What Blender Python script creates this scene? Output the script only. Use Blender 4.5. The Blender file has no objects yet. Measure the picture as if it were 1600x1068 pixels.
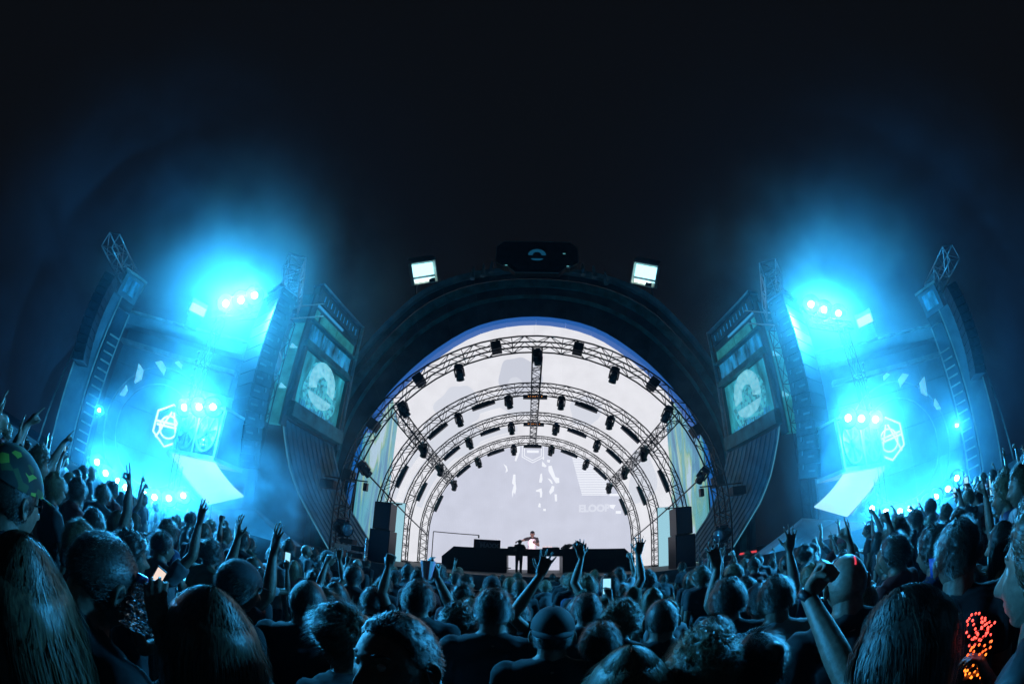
import bpy, math, random
from mathutils import Vector, Matrix, noise
R=math.radians
S=bpy.context.scene
random.seed(7)

LEDK=1.12; HAZE=.0005; HAZE_G=.8; LW=1750; BLUESTRIP=3; CFLOOD=120; SMK=.098; STUFFY={'emblem_skyline','coil','hexagon_emblem','glasses'}
SPLITSET={'boom','bracket','corner_pipe','edge_trim','fly_frame','glowing_face','guard','housing','indicator','letter_bar','letter_leg','pipe','prop','rigging_plate','small_light','top_bar'}

EYE=1.9
# ---------------- camera (15 mm equisolid fisheye, tilted up) ----------------
cd=bpy.data.cameras.new('camera'); cam=bpy.data.objects.new('camera',cd); S.collection.objects.link(cam); S.camera=cam
cd.type='PANO'; cd.panorama_type='FISHEYE_EQUISOLID'; cd.fisheye_lens=15.0; cd.fisheye_fov=R(200)
cd.sensor_width=36; cd.sensor_fit='HORIZONTAL'; cd.clip_start=.02; cd.clip_end=3000
cam.location=(0,0,EYE)
cam.matrix_world=Matrix.Translation((0,0,EYE)) @ Matrix.Rotation(R(2.9),4,'Z') @ Matrix.Rotation(R(90+30),4,'X') @ Matrix.Rotation(R(CAMROLL:=2.4),4,'Z')
# ---------------- night sky ----------------
W=bpy.data.worlds.new('World'); S.world=W; W.use_nodes=True
nt=W.node_tree; bg=nt.nodes['Background']; bg.inputs[0].default_value=(.0030,.0036,.0048,1); bg.inputs[1].default_value=1.0
# ---------------- render / exposure ----------------
S.view_settings.view_transform='Standard'; S.view_settings.look='None'; S.view_settings.exposure=0; S.view_settings.gamma=1
S.view_settings.use_curve_mapping=False
cy=S.cycles
cy.use_denoising=True; cy.denoiser='OPENIMAGEDENOISE'; cy.max_bounces=5; cy.diffuse_bounces=2; cy.glossy_bounces=2
cy.transmission_bounces=4; cy.volume_bounces=0; cy.transparent_max_bounces=8; cy.sample_clamp_indirect=4; cy.sample_clamp_direct=0
cy.caustics_reflective=False; cy.caustics_refractive=False
try: cy.use_light_tree=True
except Exception: pass
cy.volume_step_rate=4.0; cy.volume_max_steps=32; cy.use_adaptive_sampling=True; cy.adaptive_threshold=.025

# ---------------- material helpers ----------------
MATS={}
def mat(name,col,rough=.6,metal=0,var=.25,scale=3,emit=None,es=0,bump=0,spec=.5,stretch=(1,1,1)):
    if name in MATS: return MATS[name]
    m=bpy.data.materials.new(name); m.use_nodes=True; n=m.node_tree; b=n.nodes['Principled BSDF']; L=n.links
    b.inputs['Roughness'].default_value=rough; b.inputs['Metallic'].default_value=metal
    b.inputs['Specular IOR Level'].default_value=spec
    c=(col[0],col[1],col[2],1)
    if var>0:
        tc=n.nodes.new('ShaderNodeTexCoord'); no=n.nodes.new('ShaderNodeTexNoise'); no.inputs['Scale'].default_value=scale; no.inputs['Detail'].default_value=5
        mp=n.nodes.new('ShaderNodeMapping'); mp.inputs['Scale'].default_value=stretch; L.new(tc.outputs['Object'],mp.inputs['Vector']); L.new(mp.outputs[0],no.inputs['Vector'])
        cr=n.nodes.new('ShaderNodeValToRGB'); cr.color_ramp.elements[0].position=.3; cr.color_ramp.elements[1].position=.7
        cr.color_ramp.elements[0].color=tuple(max(0,k*(1-var)) for k in col)+(1,); cr.color_ramp.elements[1].color=tuple(min(1,k*(1+var)) for k in col)+(1,)
        L.new(no.outputs['Fac'],cr.inputs['Fac']); L.new(cr.outputs['Color'],b.inputs['Base Color'])
        if bump:
            bp=n.nodes.new('ShaderNodeBump'); bp.inputs['Strength'].default_value=bump; bp.inputs['Distance'].default_value=.02 if scale<50 else .004
            L.new(no.outputs['Fac'],bp.inputs['Height']); L.new(bp.outputs['Normal'],b.inputs['Normal'])
    else: b.inputs['Base Color'].default_value=c
    if emit:
        b.inputs['Emission Color'].default_value=(emit[0],emit[1],emit[2],1); b.inputs['Emission Strength'].default_value=es
    MATS[name]=m; return m
def emis(name,col,s):
    return mat(name,(.05,.05,.05),var=0,emit=col,es=s)
# ---------------- mesh collector ----------------
class MB:
    def __init__(s): s.v=[]; s.f=[]; s.mi=[]; s.m=0; s.st=[]
    def add(s,vs,fs):
        s.st.append((len(s.v),len(s.f))); o=len(s.v); s.v+=[tuple(v) for v in vs]; s.f+=[tuple(i+o for i in f) for f in fs]; s.mi+=[s.m]*len(fs); return s
    def box(s,c,d,M=None):
        x,y,z=[k/2 for k in d]; c=Vector(c)
        P=[Vector((a*x,b*y,e*z)) for a in(-1,1) for b in(-1,1) for e in(-1,1)]
        if M is not None: P=[M@p for p in P]
        return s.add([p+c for p in P],[(0,1,3,2),(4,6,7,5),(0,4,5,1),(2,3,7,6),(0,2,6,4),(1,5,7,3)])
    def tube(s,p,q,r,r2=None,n=6,caps=True):
        p=Vector(p);q=Vector(q); r2=r if r2 is None else r2; d=(q-p)
        if d.length<1e-6: return s
        d.normalize(); a=d.orthogonal().normalized(); b=d.cross(a)
        V=[p+(a*math.cos(t)+b*math.sin(t))*r for t in [2*math.pi*i/n for i in range(n)]]+[q+(a*math.cos(t)+b*math.sin(t))*r2 for t in [2*math.pi*i/n for i in range(n)]]
        F=[(i,(i+1)%n,n+(i+1)%n,n+i) for i in range(n)]
        if caps: F+=[tuple(range(n))[::-1],tuple(range(n,2*n))]
        return s.add(V,F)
    def path(s,pts,r,n=6,closed=False):
        pts=[Vector(p) for p in pts]; N=len(pts); V=[];F=[]; a=None
        for i,p in enumerate(pts):
            if closed: d=pts[(i+1)%N]-pts[i-1]
            else: d=pts[min(i+1,N-1)]-pts[max(i-1,0)]
            d.normalize()
            a=d.orthogonal().normalized() if a is None else (a-d*a.dot(d)).normalized()
            b=d.cross(a); rr=r[i] if isinstance(r,(list,tuple)) else r
            V+=[p+(a*math.cos(t)+b*math.sin(t))*rr for t in [2*math.pi*k/n for k in range(n)]]
        for i in range(N if closed else N-1):
            j=(i+1)%N
            F+=[(i*n+k,i*n+(k+1)%n,j*n+(k+1)%n,j*n+k) for k in range(n)]
        if not closed: F+=[tuple(range(n))[::-1],tuple(range((N-1)*n,N*n))]
        return s.add(V,F)
    def cap(s,p,q,r1,r2,n=12):     # tapered capsule
        p=Vector(p);q=Vector(q);d=q-p;L=d.length
        d=d.normalized() if L>1e-6 else Vector((0,0,1)); a=d.orthogonal().normalized(); b=d.cross(a)
        rings=[(p-d*r1*math.cos(t),r1*math.sin(t)) for t in (.35,.8,1.2)]+[(p,r1),(p.lerp(q,.5),(r1+r2)/2),(q,r2)]+[(q+d*r2*math.cos(t),r2*math.sin(t)) for t in (1.2,.8,.35)]
        V=[p-d*r1];F=[]
        for c,r in rings: V+=[c+(a*math.cos(t)+b*math.sin(t))*r for t in [2*math.pi*k/n for k in range(n)]]
        V.append(q+d*r2); m=len(rings)
        F+=[(0,1+(k+1)%n,1+k) for k in range(n)]
        for i in range(m-1):
            F+=[(1+i*n+k,1+i*n+(k+1)%n,1+(i+1)*n+(k+1)%n,1+(i+1)*n+k) for k in range(n)]
        e=len(V)-1; F+=[(e,1+(m-1)*n+k,1+(m-1)*n+(k+1)%n) for k in range(n)]
        return s.add(V,F)
    def ell(s,c,r,M=None,n=16,m=10):
        c=Vector(c);V=[];F=[]
        for i in range(m+1):
            t=math.pi*i/m
            for k in range(n):
                u=2*math.pi*k/n; p=Vector((r[0]*math.sin(t)*math.cos(u),r[1]*math.sin(t)*math.sin(u),r[2]*math.cos(t)))
                V.append(c+(M@p if M is not None else p))
        for i in range(m):
            for k in range(n):
                a,b=i*n+k,i*n+(k+1)%n
                if i==0: F.append((a,a+n,b+n))
                elif i==m-1: F.append((a,a+n,b))
                else: F.append((a,a+n,b+n,b))
        return s.add(V,F)
    def prism(s,poly,M,t):         # polygon in local XZ plane, thickness along local Y, M 4x4
        n=len(poly); V=[M@Vector((x,-t/2,z)) for x,z in poly]+[M@Vector((x,t/2,z)) for x,z in poly]
        F=[tuple(range(n)),tuple(range(n,2*n))[::-1]]+[(i,i+n,(i+1)%n+n,(i+1)%n) for i in range(n)]
        return s.add(V,F)
    def lathe(s,prof,M=None,n=20):   # prof list (r,z)
        V=[];F=[];M=M or Matrix.Identity(4)
        for r,z in prof: V+=[M@Vector((r*math.cos(2*math.pi*k/n),r*math.sin(2*math.pi*k/n),z)) for k in range(n)]
        for i in range(len(prof)-1): F+=[(i*n+k,i*n+(k+1)%n,(i+1)*n+(k+1)%n,(i+1)*n+k) for k in range(n)]
        F+=[tuple(range(n))[::-1],tuple(range((len(prof)-1)*n,len(prof)*n))]
        return s.add(V,F)
    def mesh(s,name,mats,smooth=False):
        me=bpy.data.meshes.new(name); me.from_pydata(s.v,[],s.f)
        for m in (mats if isinstance(mats,(list,tuple)) else [mats]): me.materials.append(m)
        if any(s.mi): me.polygons.foreach_set('material_index',s.mi)
        if smooth: me.polygons.foreach_set('use_smooth',[True]*len(me.polygons))
        me.update(); return me
    def obj(s,name,m,parent=None,smooth=False):
        if name in SPLITSET and len(s.st)>1:       # every separate piece becomes a part of its own
            out=None; st=s.st+[(len(s.v),len(s.f))]
            for (v0,f0),(v1,f1) in zip(st,st[1:]):
                b=MB(); b.v=s.v[v0:v1]; b.f=[tuple(i-v0 for i in f) for f in s.f[f0:f1]]; b.mi=s.mi[f0:f1]; o=link(name,b.mesh(name,m,smooth),parent); out=out or o
            return out
        return link(name,s.mesh(name,m,smooth),parent)
def link(name,me,parent=None):
    o=bpy.data.objects.new(name,me); S.collection.objects.link(o)
    if parent is not None:
        o.parent=parent
        if parent.type=='EMPTY' or True:
            pass
    return o
def tag(o,label,cat,group=None,kind=None):
    if label: o['label']=label
    if cat: o['category']=cat
    if group: o['group']=group
    if kind: o['kind']=kind
    return o
def thing(name,loc,label,cat,group=None,rz=0):
    o=bpy.data.objects.new(name,None); S.collection.objects.link(o); o.location=loc; o.rotation_euler=(0,0,rz); o.empty_display_size=.2
    return tag(o,label,cat,group)
def struct(o): o['kind']='structure'; return o
def frame(loc,rz=0,rx=0,ry=0): return Matrix.Translation(loc)@Matrix.Rotation(rz,4,'Z')@Matrix.Rotation(ry,4,'Y')@Matrix.Rotation(rx,4,'X')
SX=.25                                     # stage axis
def AE(az,el,D):                           # bearing, elevation, ground distance -> world
    a=R(az); return Vector((D*math.sin(a),D*math.cos(a),EYE+D*math.tan(R(el))))
def side(sd,x,y,z): return Vector((SX+sd*x,y,z))
def SA(sd,az,el,D):
    v=AE(az,el,D); return Vector((sd*v.x+.1,v.y,v.z))
SIDEN={-1:'left',1:'right'}

# ---------------- base materials ----------------
M_BLK=mat('black_powder_coat',(.02,.021,.024),.45,.3,.2,20)
M_ALU=mat('aluminium',(.42,.44,.46),.35,.9,.2,12)
M_TRD=mat('black_truss_paint',(.016,.017,.02),.35,.5,.2,12)
M_DECK=mat('stage_deck_boards',(.07,.07,.075),.6,0,.35,6)
M_GRAS=mat('trampled_field',(.035,.04,.03),.9,0,.5,2,bump=.5)
M_TEAL=mat('painted_facade_dark',(.045,.085,.11),.55,.1,.5,1.3,bump=.25)
M_GRN=mat('verdigris_paint',(.04,.25,.27),.6,.1,.5,2.2,bump=.3)
M_WALL=mat('scenic_wall_paint',(.20,.27,.30),.6,0,.35,1.6,bump=.25)
M_CREAM=mat('weathered_cream_paint',(.50,.52,.46),.6,0,.35,3,bump=.2)
M_LENSB=emis('lamp_lens_blue',(.45,.85,1),60)
M_LENSW=emis('flood_lens_cool_white',(.42,.92,1.05),2.0)

def AEpx(px,py):                           # direction seen through a photo position (fisheye geometry), used to survey distances
    s=36/1600; x=(px-800)*s; y=-(py-534)*s; r=math.hypot(x,y)+1e-9; th=2*math.asin(r/30)
    d=(math.sin(th)*x/r,math.sin(th)*y/r,math.cos(th)); c,s_=math.cos(R(-2.4)),math.sin(R(-2.4))
    d=(c*d[0]+s_*d[1],-s_*d[0]+c*d[1],d[2]); cp,sp=math.cos(R(30)),math.sin(R(30))
    X=d[0];F=d[2]*cp-d[1]*sp;U=d[2]*sp+d[1]*cp; a,b=math.cos(R(2.9)),math.sin(R(2.9))
    return Vector((X*a-F*b,X*b+F*a,U))

# ================= GROUND =================
g=MB(); g.add([(-400,-400,0),(400,-400,0),(400,400,0),(-400,400,0)],[(0,1,2,3)]); struct(g.obj('ground',M_GRAS))
hz=MB(); hz.box((0,10,12.0),(90,80,26))
mh=bpy.data.materials.new('haze_air'); mh.use_nodes=True; n=mh.node_tree; n.nodes.remove(n.nodes['Principled BSDF'])
pv=n.nodes.new('ShaderNodeVolumePrincipled'); pv.inputs['Density'].default_value=HAZE; pv.inputs['Color'].default_value=(.62,.78,1,1); pv.inputs['Anisotropy'].default_value=HAZE_G
n.links.new(pv.outputs[0],n.nodes['Material Output'].inputs['Volume'])
ho=hz.obj('haze',mh); ho['kind']='stuff'

# ================= LAMPS =================
LB=(.034,.39,.86)
def point(name,loc,col,w,rad=.1,parent=None,spot=None,aim=None,blend=.6):
    l=bpy.data.lights.new(name,'SPOT' if spot else 'POINT'); l.color=col; l.energy=w; l.shadow_soft_size=rad
    if spot: l.spot_size=R(spot); l.spot_blend=blend
    o=bpy.data.objects.new(name,l); S.collection.objects.link(o); o.location=loc
    if aim is not None: o.rotation_euler=(Vector(aim)-Vector(loc)).to_track_quat('-Z','Y').to_euler()
    return o
def par_lamp_mesh():
    b=MB(); b.lathe([(.05,-.22),(.11,-.2),(.13,-.05),(.15,0),(.15,.03),(.13,.03)],n=16); body=b.mesh('lamp_can',M_BLK,True)
    b=MB(); b.lathe([(.001,.0),(.125,.0),(.125,.02),(.001,.035)],n=16); lens=b.mesh('lens',M_LENSB,True)
    b=MB(); b.path([(-.17,0,-.02),(-.17,0,-.3),(.17,0,-.3),(.17,0,-.02)],.015,6); yoke=b.mesh('yoke',M_BLK)
    return body,lens,yoke
LAMPM=par_lamp_mesh()
def lamp(loc,label,w,sd,group,aim=(0,-2,2.2),scale=1.0,rad=.12,cone=166):
    t=thing('blinder_lamp',loc,label,'stage lamp',group)
    q=(Vector(aim)-Vector(loc)).to_track_quat('Z','Y'); t.rotation_mode='QUATERNION'; t.rotation_quaternion=q; t.scale=(scale,)*3
    link('lamp_can',LAMPM[0],t); link('lens',LAMPM[1],t); link('yoke',LAMPM[2],t)
    d=(Vector(aim)-Vector(loc)).normalized()
    point('lamp_light',Vector(loc)+d*.2*scale,LB,w,rad,None,cone,aim,.35)
    return t

# ================= STAGE DECKS =================
DZ=1.5
b=MB(); b.box((SX,20.5,DZ/2),(15.2,16,DZ)); struct(b.obj('stage_deck',M_DECK))
for sd in(-1,1):
    pts=[(7.62,12.5),(9.0,9.3),(10.9,5.2),(11.6,2.6),(15.5,2.6),(17,9.5),(9.6,16.4),(7.62,16.4)]
    n=len(pts); V=[side(sd,x,y,0.0) for x,y in pts]+[side(sd,x,y,1.62) for x,y in pts]
    F=[tuple(range(n)),tuple(range(n,2*n))]+[(i,(i+1)%n,(i+1)%n+n,i+n) for i in range(n)]
    b=MB(); b.add(V,F); struct(b.obj('wing_deck',M_DECK))
# crowd barrier in front of the stage
br=thing('crowd_barrier',(SX,11.2,0),'low black steel crowd barrier between the front row and the stage deck','barrier')
for i in range(12):
    x=-6.6+i*1.2
    b=MB(); b.box((x,0,.55),(1.16,.02,1.0)); b.box((x,0,1.08),(1.16,.08,.06)); b.box((x,.35,.03),(1.1,.7,.03)); b.tube((x-.4,.0,1.0),(x-.4,.65,.04),.02); b.obj('barrier_panel',M_BLK,br)

# ================= TRUSS ARCHES =================
def lattice(P0,P1,step_pts,r):
    pass
def arch_path(Rr,zc,zb,n=30):
    L=[(-Rr,zb+(zc-zb)*i/8) for i in range(8)]
    L+=[(-Rr*math.cos(math.pi*i/n),zc+Rr*math.sin(math.pi*i/n)) for i in range(n+1)]
    L+=[(Rr,zc-(zc-zb)*i/8) for i in range(1,9)]
    return L
ZC=3.3
ORD=['frontmost and largest looking','second from the front','third from the front','rearmost and smallest looking']
ARY=[14.0,18.0,21.7,25.3]; ARR=[6.85,6.75,6.7,6.5]
for k,(y,Ro) in enumerate(zip(ARY,ARR)):
    Ri=Ro-.46; w=.22
    t=thing('truss_arch',(SX,y,0),ORD[k]+' black lattice truss arch over the stage','truss arch','black truss arches')
    A=[arch_path(Ro,ZC,DZ),arch_path(Ri,ZC,DZ)]
    for P in A:
        for yy in(-w,w):
            b=MB(); b.path([(x,yy,z) for x,z in P],.032,6); b.obj('chord',M_TRD,t,True)
    b=MB(); N=len(A[0])
    fine=[arch_path(Ro,ZC,DZ,44),arch_path(Ri,ZC,DZ,44)]; N=len(fine[0])
    for i in range(N-1):
        o0,o1,i0,i1=fine[0][i],fine[0][i+1],fine[1][i],fine[1][i+1]
        for yy in(-w,w):
            p,q=((o0,i1) if i%2 else (i0,o1)); b.tube((p[0],yy,p[1]),(q[0],yy,q[1]),.016,n=4,caps=False)
        for f in fine:
            p,q=f[i],f[i+1]; s_=1 if i%2 else -1
            b.tube((p[0],-w*s_,p[1]),(q[0],w*s_,q[1]),.014,n=4,caps=False)
        if i%4==0:
            b.tube((o0[0],-w,o0[1]),(i0[0],-w,i0[1]),.02,n=4); b.tube((o0[0],w,o0[1]),(i0[0],w,i0[1]),.02,n=4)
    tag(b.obj('bracing',M_TRD,t),None,None,None,'stuff')
    for s_ in(-1,1):
        b=MB(); b.box((s_*(Ro-.23),0,DZ+.02),(.75,.7,.06)); b.obj('base_plate',M_BLK,t)
    # corner blocks on front arch
    if k==0:
        for a in (-62,-41,-13.5,13.5,41,62,-80,80):
            aa=R(a); c=Vector(((Ro-.23)*math.sin(aa),0,ZC+(Ro-.23)*math.cos(aa)))
            b=MB(); b.box(c,(.38,.46,.34),Matrix.Rotation(aa,3,'Y')); b.obj('hinge_block',M_BLK,t)
def box_truss(name,p,q,w,label,cat,group,bay=.5,m=M_TRD,up=Vector((0,0,1)),r=.026):
    p=Vector(p);q=Vector(q);d=(q-p).normalized();s=d.cross(up).normalized();u=s.cross(d)
    t=thing(name,p,label,cat,group); L=(q-p).length; h=w/2
    cs=[(s*a+u*b_)*h for a,b_ in((-1,-1),(1,-1),(1,1),(-1,1))]
    for c in cs: b=MB(); b.tube(c,c+d*L,r,n=6); b.obj('chord',m,t,True)
    n=max(2,round(L/bay)); b=MB()
    for i in range(n+1):
        e=d*(L*i/n)
        for j in range(4):
            c0,c1=cs[j],cs[(j+1)%4]
            if i in(0,n) or i%2==0: b.tube(c0+e,c1+e,r*.6,n=4)
            if i<n:
                f=d*(L*(i+1)/n); a,b2=(c0,c1) if i%2 else (c1,c0); b.tube(a+e,b2+f,r*.5,n=4,caps=False)
    tag(b.obj('bracing',m,t),None,None,None,'stuff')
    return t
for a,nm in((-54,'left-hand sloping'),(0,'top centre'),(54,'right-hand sloping')):
    aa=R(a); rr=6.1
    x=SX+rr*math.sin(aa); z=ZC+rr*math.cos(aa)
    box_truss('purlin_truss',(x,13.7,z),(x,25.6,z),.36,nm+' black truss running front to back under the arches','truss','trusses running front to back',.45)

# ================= MOVING HEADS / BATTENS =================
def head_meshes():
    b=MB(); b.box((0,0,-.06),(.34,.30,.12)); base=b.mesh('base',M_BLK)
    b=MB(); b.prism([(-.2,-.1),(-.2,-.44),(-.15,-.44),(-.15,-.15),(.15,-.15),(.15,-.44),(.2,-.44),(.2,-.1)],Matrix.Identity(4),.15); yoke=b.mesh('yoke',M_BLK)
    b=MB(); Mx=frame((0,0,-.36),0,R(35)); b.lathe([(.07,.2),(.13,.17),(.145,.0),(.15,-.12),(.16,-.24),(.14,-.25)],Mx,16); hd=b.mesh('head',mat('gloss_black_plastic',(.02,.022,.025),.25,0,0),True)
    b=MB(); b.lathe([(.001,-.245),(.135,-.245),(.12,-.262),(.001,-.27)],Mx,16); ln=b.mesh('lens',mat('fixture_glass',(.25,.3,.35),.08,.6,0),True)
    b=MB(); b.box((0,0,.05),(.24,.05,.1)); cl=b.mesh('clamp',M_ALU)
    return base,yoke,hd,ln,cl
HM=head_meshes(); HN=['base','yoke','head','lens','clamp']
def moving_head(loc,rz,ry,label,sc=1.0):
    t=thing('moving_head_light',loc,label,'stage light','moving head lights on the arches'); t.rotation_euler=(0,ry,rz); t.scale=(sc,)*3
    for n_,m in zip(HN,HM): link(n_,m,t)
    return t
b=MB(); b.box((0,0,-.11),(1.1,.16,.17)); bat=b.mesh('housing',M_BLK)
b=MB(); b.box((0,-.083,-.11),(1.04,.01,.11)); batf=b.mesh('lens_strip',mat('batten_glass',(.08,.09,.1),.2,.2,0))
b=MB(); b.box((0,0,.0),(.7,.05,.08)); batc=b.mesh('clamp',M_ALU)
def batten(loc,ry,label):
    t=thing('led_batten',loc,label,'light bar','light bars on the arches'); t.rotation_euler=(0,ry,0)
    link('housing',bat,t); link('lens_strip',batf,t); link('clamp',batc,t); return t
def clock(a):
    if a==0: return 'at the very top'
    s='left' if a<0 else 'right'; v=abs(a)
    return ('just %s of the top' if v<16 else 'upper %s' if v<30 else 'high on the %s shoulder' if v<40 else '%s shoulder' if v<60 else 'low on the %s side')%s
AN=['front truss arch','second truss arch','third truss arch','rear truss arch']
for k,(y,Ro) in enumerate(zip(ARY,ARR)):
    rr=Ro-.52
    for a in ([-75,-50.5,-27.5,0,27.5,50.5,75] if k==0 else [-34,-11.3,11.3,34]):
        aa=R(a); moving_head((SX+rr*math.sin(aa),y,ZC+rr*math.cos(aa)),random.uniform(-.5,.5),aa*.55,'black moving head light hung from the %s, %s'%(AN[k],clock(a)),.95)
    if k:
        for a in (-54,54):
            aa=R(a); moving_head((SX+(rr-.25)*math.sin(aa),y-.55,ZC+(rr-.25)*math.cos(aa)),-a*.02,aa*.6,'black moving head light at the %s sloping truss crossing on the %s'%('left' if a<0 else 'right',AN[k]),1.0)
        for a in (-70,-45,-22.5,0,22.5,45,70):
            aa=R(a); t=batten((SX+rr*math.sin(aa),y,ZC+rr*math.cos(aa)),aa,'dark light bar fixed inside the %s, %s'%(AN[k],clock(a)))
            if a==0 and k in(1,2):
                b=MB()
                for j in range(7): b.box((-.3+j*.1,-.092,-.11),(.03,.006,.03))
                b.obj('indicator',emis('amber_led',(1,.35,.08),1.6),t)

# low side fixtures on arms beside the front arch
for sd in(-1,1):
    N=SIDEN[sd]
    moving_head(side(sd,6.25,13.4,2.55),sd*1.2,sd*1.4,'big round light low on the inner face of the front arch %s foot'%N,1.5)
    t=thing('side_light_arm',side(sd,6.6,13.7,4.15),'short black pipe arm with small fixtures on the %s leg of the front arch'%N,'light arm','light arms on the front arch')
    b=MB(); b.tube((-sd*.95,0,.1),(sd*.75,0,.1),.025); b.tube((-sd*.5,0,.1),(-sd*.2,0,.4),.02); b.obj('pipe',M_BLK,t)
    b=MB(); b.box((-sd*.9,0,-.1),(.14,.16,.28)); b.obj('small_fixture',M_BLK,t)
    b=MB(); b.box((sd*.55,0,-.18),(.55,.35,.3)); b.obj('fixture_box',M_BLK,t)
    t=thing('amplifier_shelf',side(sd,5.9,13.2,DZ),'low rack of amplifiers and silver cases beside the %s foot of the front arch'%N,'equipment rack','equipment racks')
    for j,(x,z,w,m) in enumerate([(-.3,.12,.5,M_ALU),(.25,.12,.45,M_BLK),(-.1,.33,.6,M_ALU),(.35,.36,.3,M_BLK),(0,.55,.45,M_BLK)]):
        b=MB(); b.box((x,0,z),(w,.4,.17)); b.obj('case',m,t)
    for j in(-1,1): b=MB(); b.tube((j*.6,0,0),(j*.6,0,.75),.02); b.obj('upright',M_ALU,t)
    # diagonal rods
    t=thing('diagonal_rod',side(sd,6.3,13.9,5.0),'thin dark diagonal pole from the front arch down to the rear arch on the %s'%N,'pole','diagonal poles')
    b=MB(); b.tube((0,0,0),(-sd*.25,11.2,-1.7),.035); b.obj('rod',M_BLK,t)

# ================= LED WALLS =================
def screen_mat(name,c,scale,amt,rot='Z'):
    m=bpy.data.materials.new(name); m.use_nodes=True; n=m.node_tree; b=n.nodes['Principled BSDF']; L=n.links
    b.inputs['Base Color'].default_value=(.02,.02,.02,1); b.inputs['Roughness'].default_value=.5
    tc=n.nodes.new('ShaderNodeTexCoord'); wv=n.nodes.new('ShaderNodeTexWave'); wv.wave_type='BANDS'; wv.bands_direction=rot; wv.inputs['Scale'].default_value=scale; wv.inputs['Distortion'].default_value=.0
    L.new(tc.outputs['Object'],wv.inputs['Vector'])
    no=n.nodes.new('ShaderNodeTexNoise'); no.inputs['Scale'].default_value=.9; no.inputs['Detail'].default_value=6; L.new(tc.outputs['Object'],no.inputs['Vector'])
    r1=n.nodes.new('ShaderNodeMapRange'); r1.inputs['To Min'].default_value=1-amt; r1.inputs['To Max'].default_value=1; L.new(wv.outputs['Fac'],r1.inputs['Value'])
    r2=n.nodes.new('ShaderNodeMapRange'); r2.inputs['From Min'].default_value=.35; r2.inputs['From Max'].default_value=.65; r2.inputs['To Min'].default_value=.93; r2.inputs['To Max'].default_value=1.0; L.new(no.outputs['Fac'],r2.inputs['Value'])
    mu=n.nodes.new('ShaderNodeMath'); mu.operation='MULTIPLY'; L.new(r1.outputs[0],mu.inputs[0]); L.new(r2.outputs[0],mu.inputs[1])
    b.inputs['Emission Color'].default_value=c+(1,); L.new(mu.outputs[0],b.inputs['Emission Strength'])
    return m
LE=LEDK
M_SCR=screen_mat('led_mesh_white',(.80*LE,.80*LE,.85*LE),5.5,.16)
M_SCR2=screen_mat('led_inner_grey',(.57*LE,.59*LE,.70*LE),3.0,.03,'X')
M_P1=emis('led_pixels_bright',(.80*LE,.82*LE,.88*LE),1)
M_P2=emis('led_pixels_mid',(.56*LE,.58*LE,.66*LE),1)
M_P3=emis('led_pixels_dim',(.50*LE,.52*LE,.60*LE),1)
t=thing('led_wall',(SX,27.4,DZ),'huge glowing white led wall closing the back of the stage tunnel','led screen')
for i in range(10):
    for j in range(9):
        b=MB(); b.box((-9.0+i*2.0,.1,1.02+j*2.03),(1.995,.1,2.025)); o=b.obj('screen_panel',M_SCR,t)
# faint dimmer silhouettes and echo arcs shown on the wall
def blob(t,poly,m,yy): b=MB(); b.prism(poly,Matrix.Translation((0,yy,0)),.02); return b.obj('image_patch',m,t)
def ring_poly(cx,cz,rx,rz,a0,a1,w,n=28):
    o=[(cx+rx*math.sin(R(a0+(a1-a0)*i/n)),cz+rz*math.cos(R(a0+(a1-a0)*i/n))) for i in range(n+1)]
    i_=[(cx+(rx-w)*math.sin(R(a0+(a1-a0)*i/n)),cz+(rz-w)*math.cos(R(a0+(a1-a0)*i/n))) for i in range(n+1)]
    return o,i_
def arc_patch(t,cx,cz,rx,rz,a0,a1,w,m,yy):
    o,i_=ring_poly(cx,cz,rx,rz,a0,a1,w); n=len(o); b=MB()
    b.add([(x,yy,z) for x,z in o]+[(x,yy,z) for x,z in i_],[(k,k+1,n+k+1,n+k) for k in range(n-1)]); return b.obj('image_patch',m,t)
def wobble(cx,cz,rx,rz,n,amp,sd_):
    rr=random.Random(sd_); ph=[rr.uniform(0,6.28) for _ in range(4)]
    return [(cx+rx*math.cos(u)*(1+amp*math.sin(3*u+ph[0])+amp*.6*math.sin(5*u+ph[1])),cz+rz*math.sin(u)*(1+amp*math.sin(2*u+ph[2])+amp*.6*math.sin(7*u+ph[3]))) for u in [2*math.pi*i/n for i in range(n)]]
def pw(px,pz): return (px,pz)
mat('led_silhouette_grey',(.05,.05,.05),var=0,emit=(.60*LE,.62*LE,.69*LE),es=1)
blob(t,wobble(-1.0,13.4,1.55,1.6,40,.07,3),mat('led_figure_grey',(.05,.05,.05),var=0,emit=(.53*LE,.55*LE,.63*LE),es=1),.03)
blob(t,wobble(-1.3,12.9,.5,.45,20,.05,13),MATS['led_silhouette_grey'],.012)
blob(t,wobble(-5.2,11.0,1.6,1.5,36,.09,5),MATS['led_silhouette_grey'],.028)
blob(t,wobble(-1.0,11.4,1.5,.9,36,.1,6),MATS['led_silhouette_grey'],.032)
blob(t,wobble(-5.6,8.9,2.1,1.6,36,.08,7),MATS['led_silhouette_grey'],.034)
blob(t,wobble(3.6,10.9,1.1,1.2,30,.1,8),MATS['led_silhouette_grey'],.026)
blob(t,wobble(7.4,6.2,.9,2.2,30,.15,9),MATS['led_silhouette_grey'],.036)
for cz,rr_,w in((2.2,10.2,.10),(2.2,9.6,.5),(2.2,7.6,.4),(2.2,8.6,.08),(2.2,7.1,.06)):
    arc_patch(t,0,cz,rr_,rr_,-78,-8,w,MATS['led_silhouette_grey'],.02-w*.01)
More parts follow.
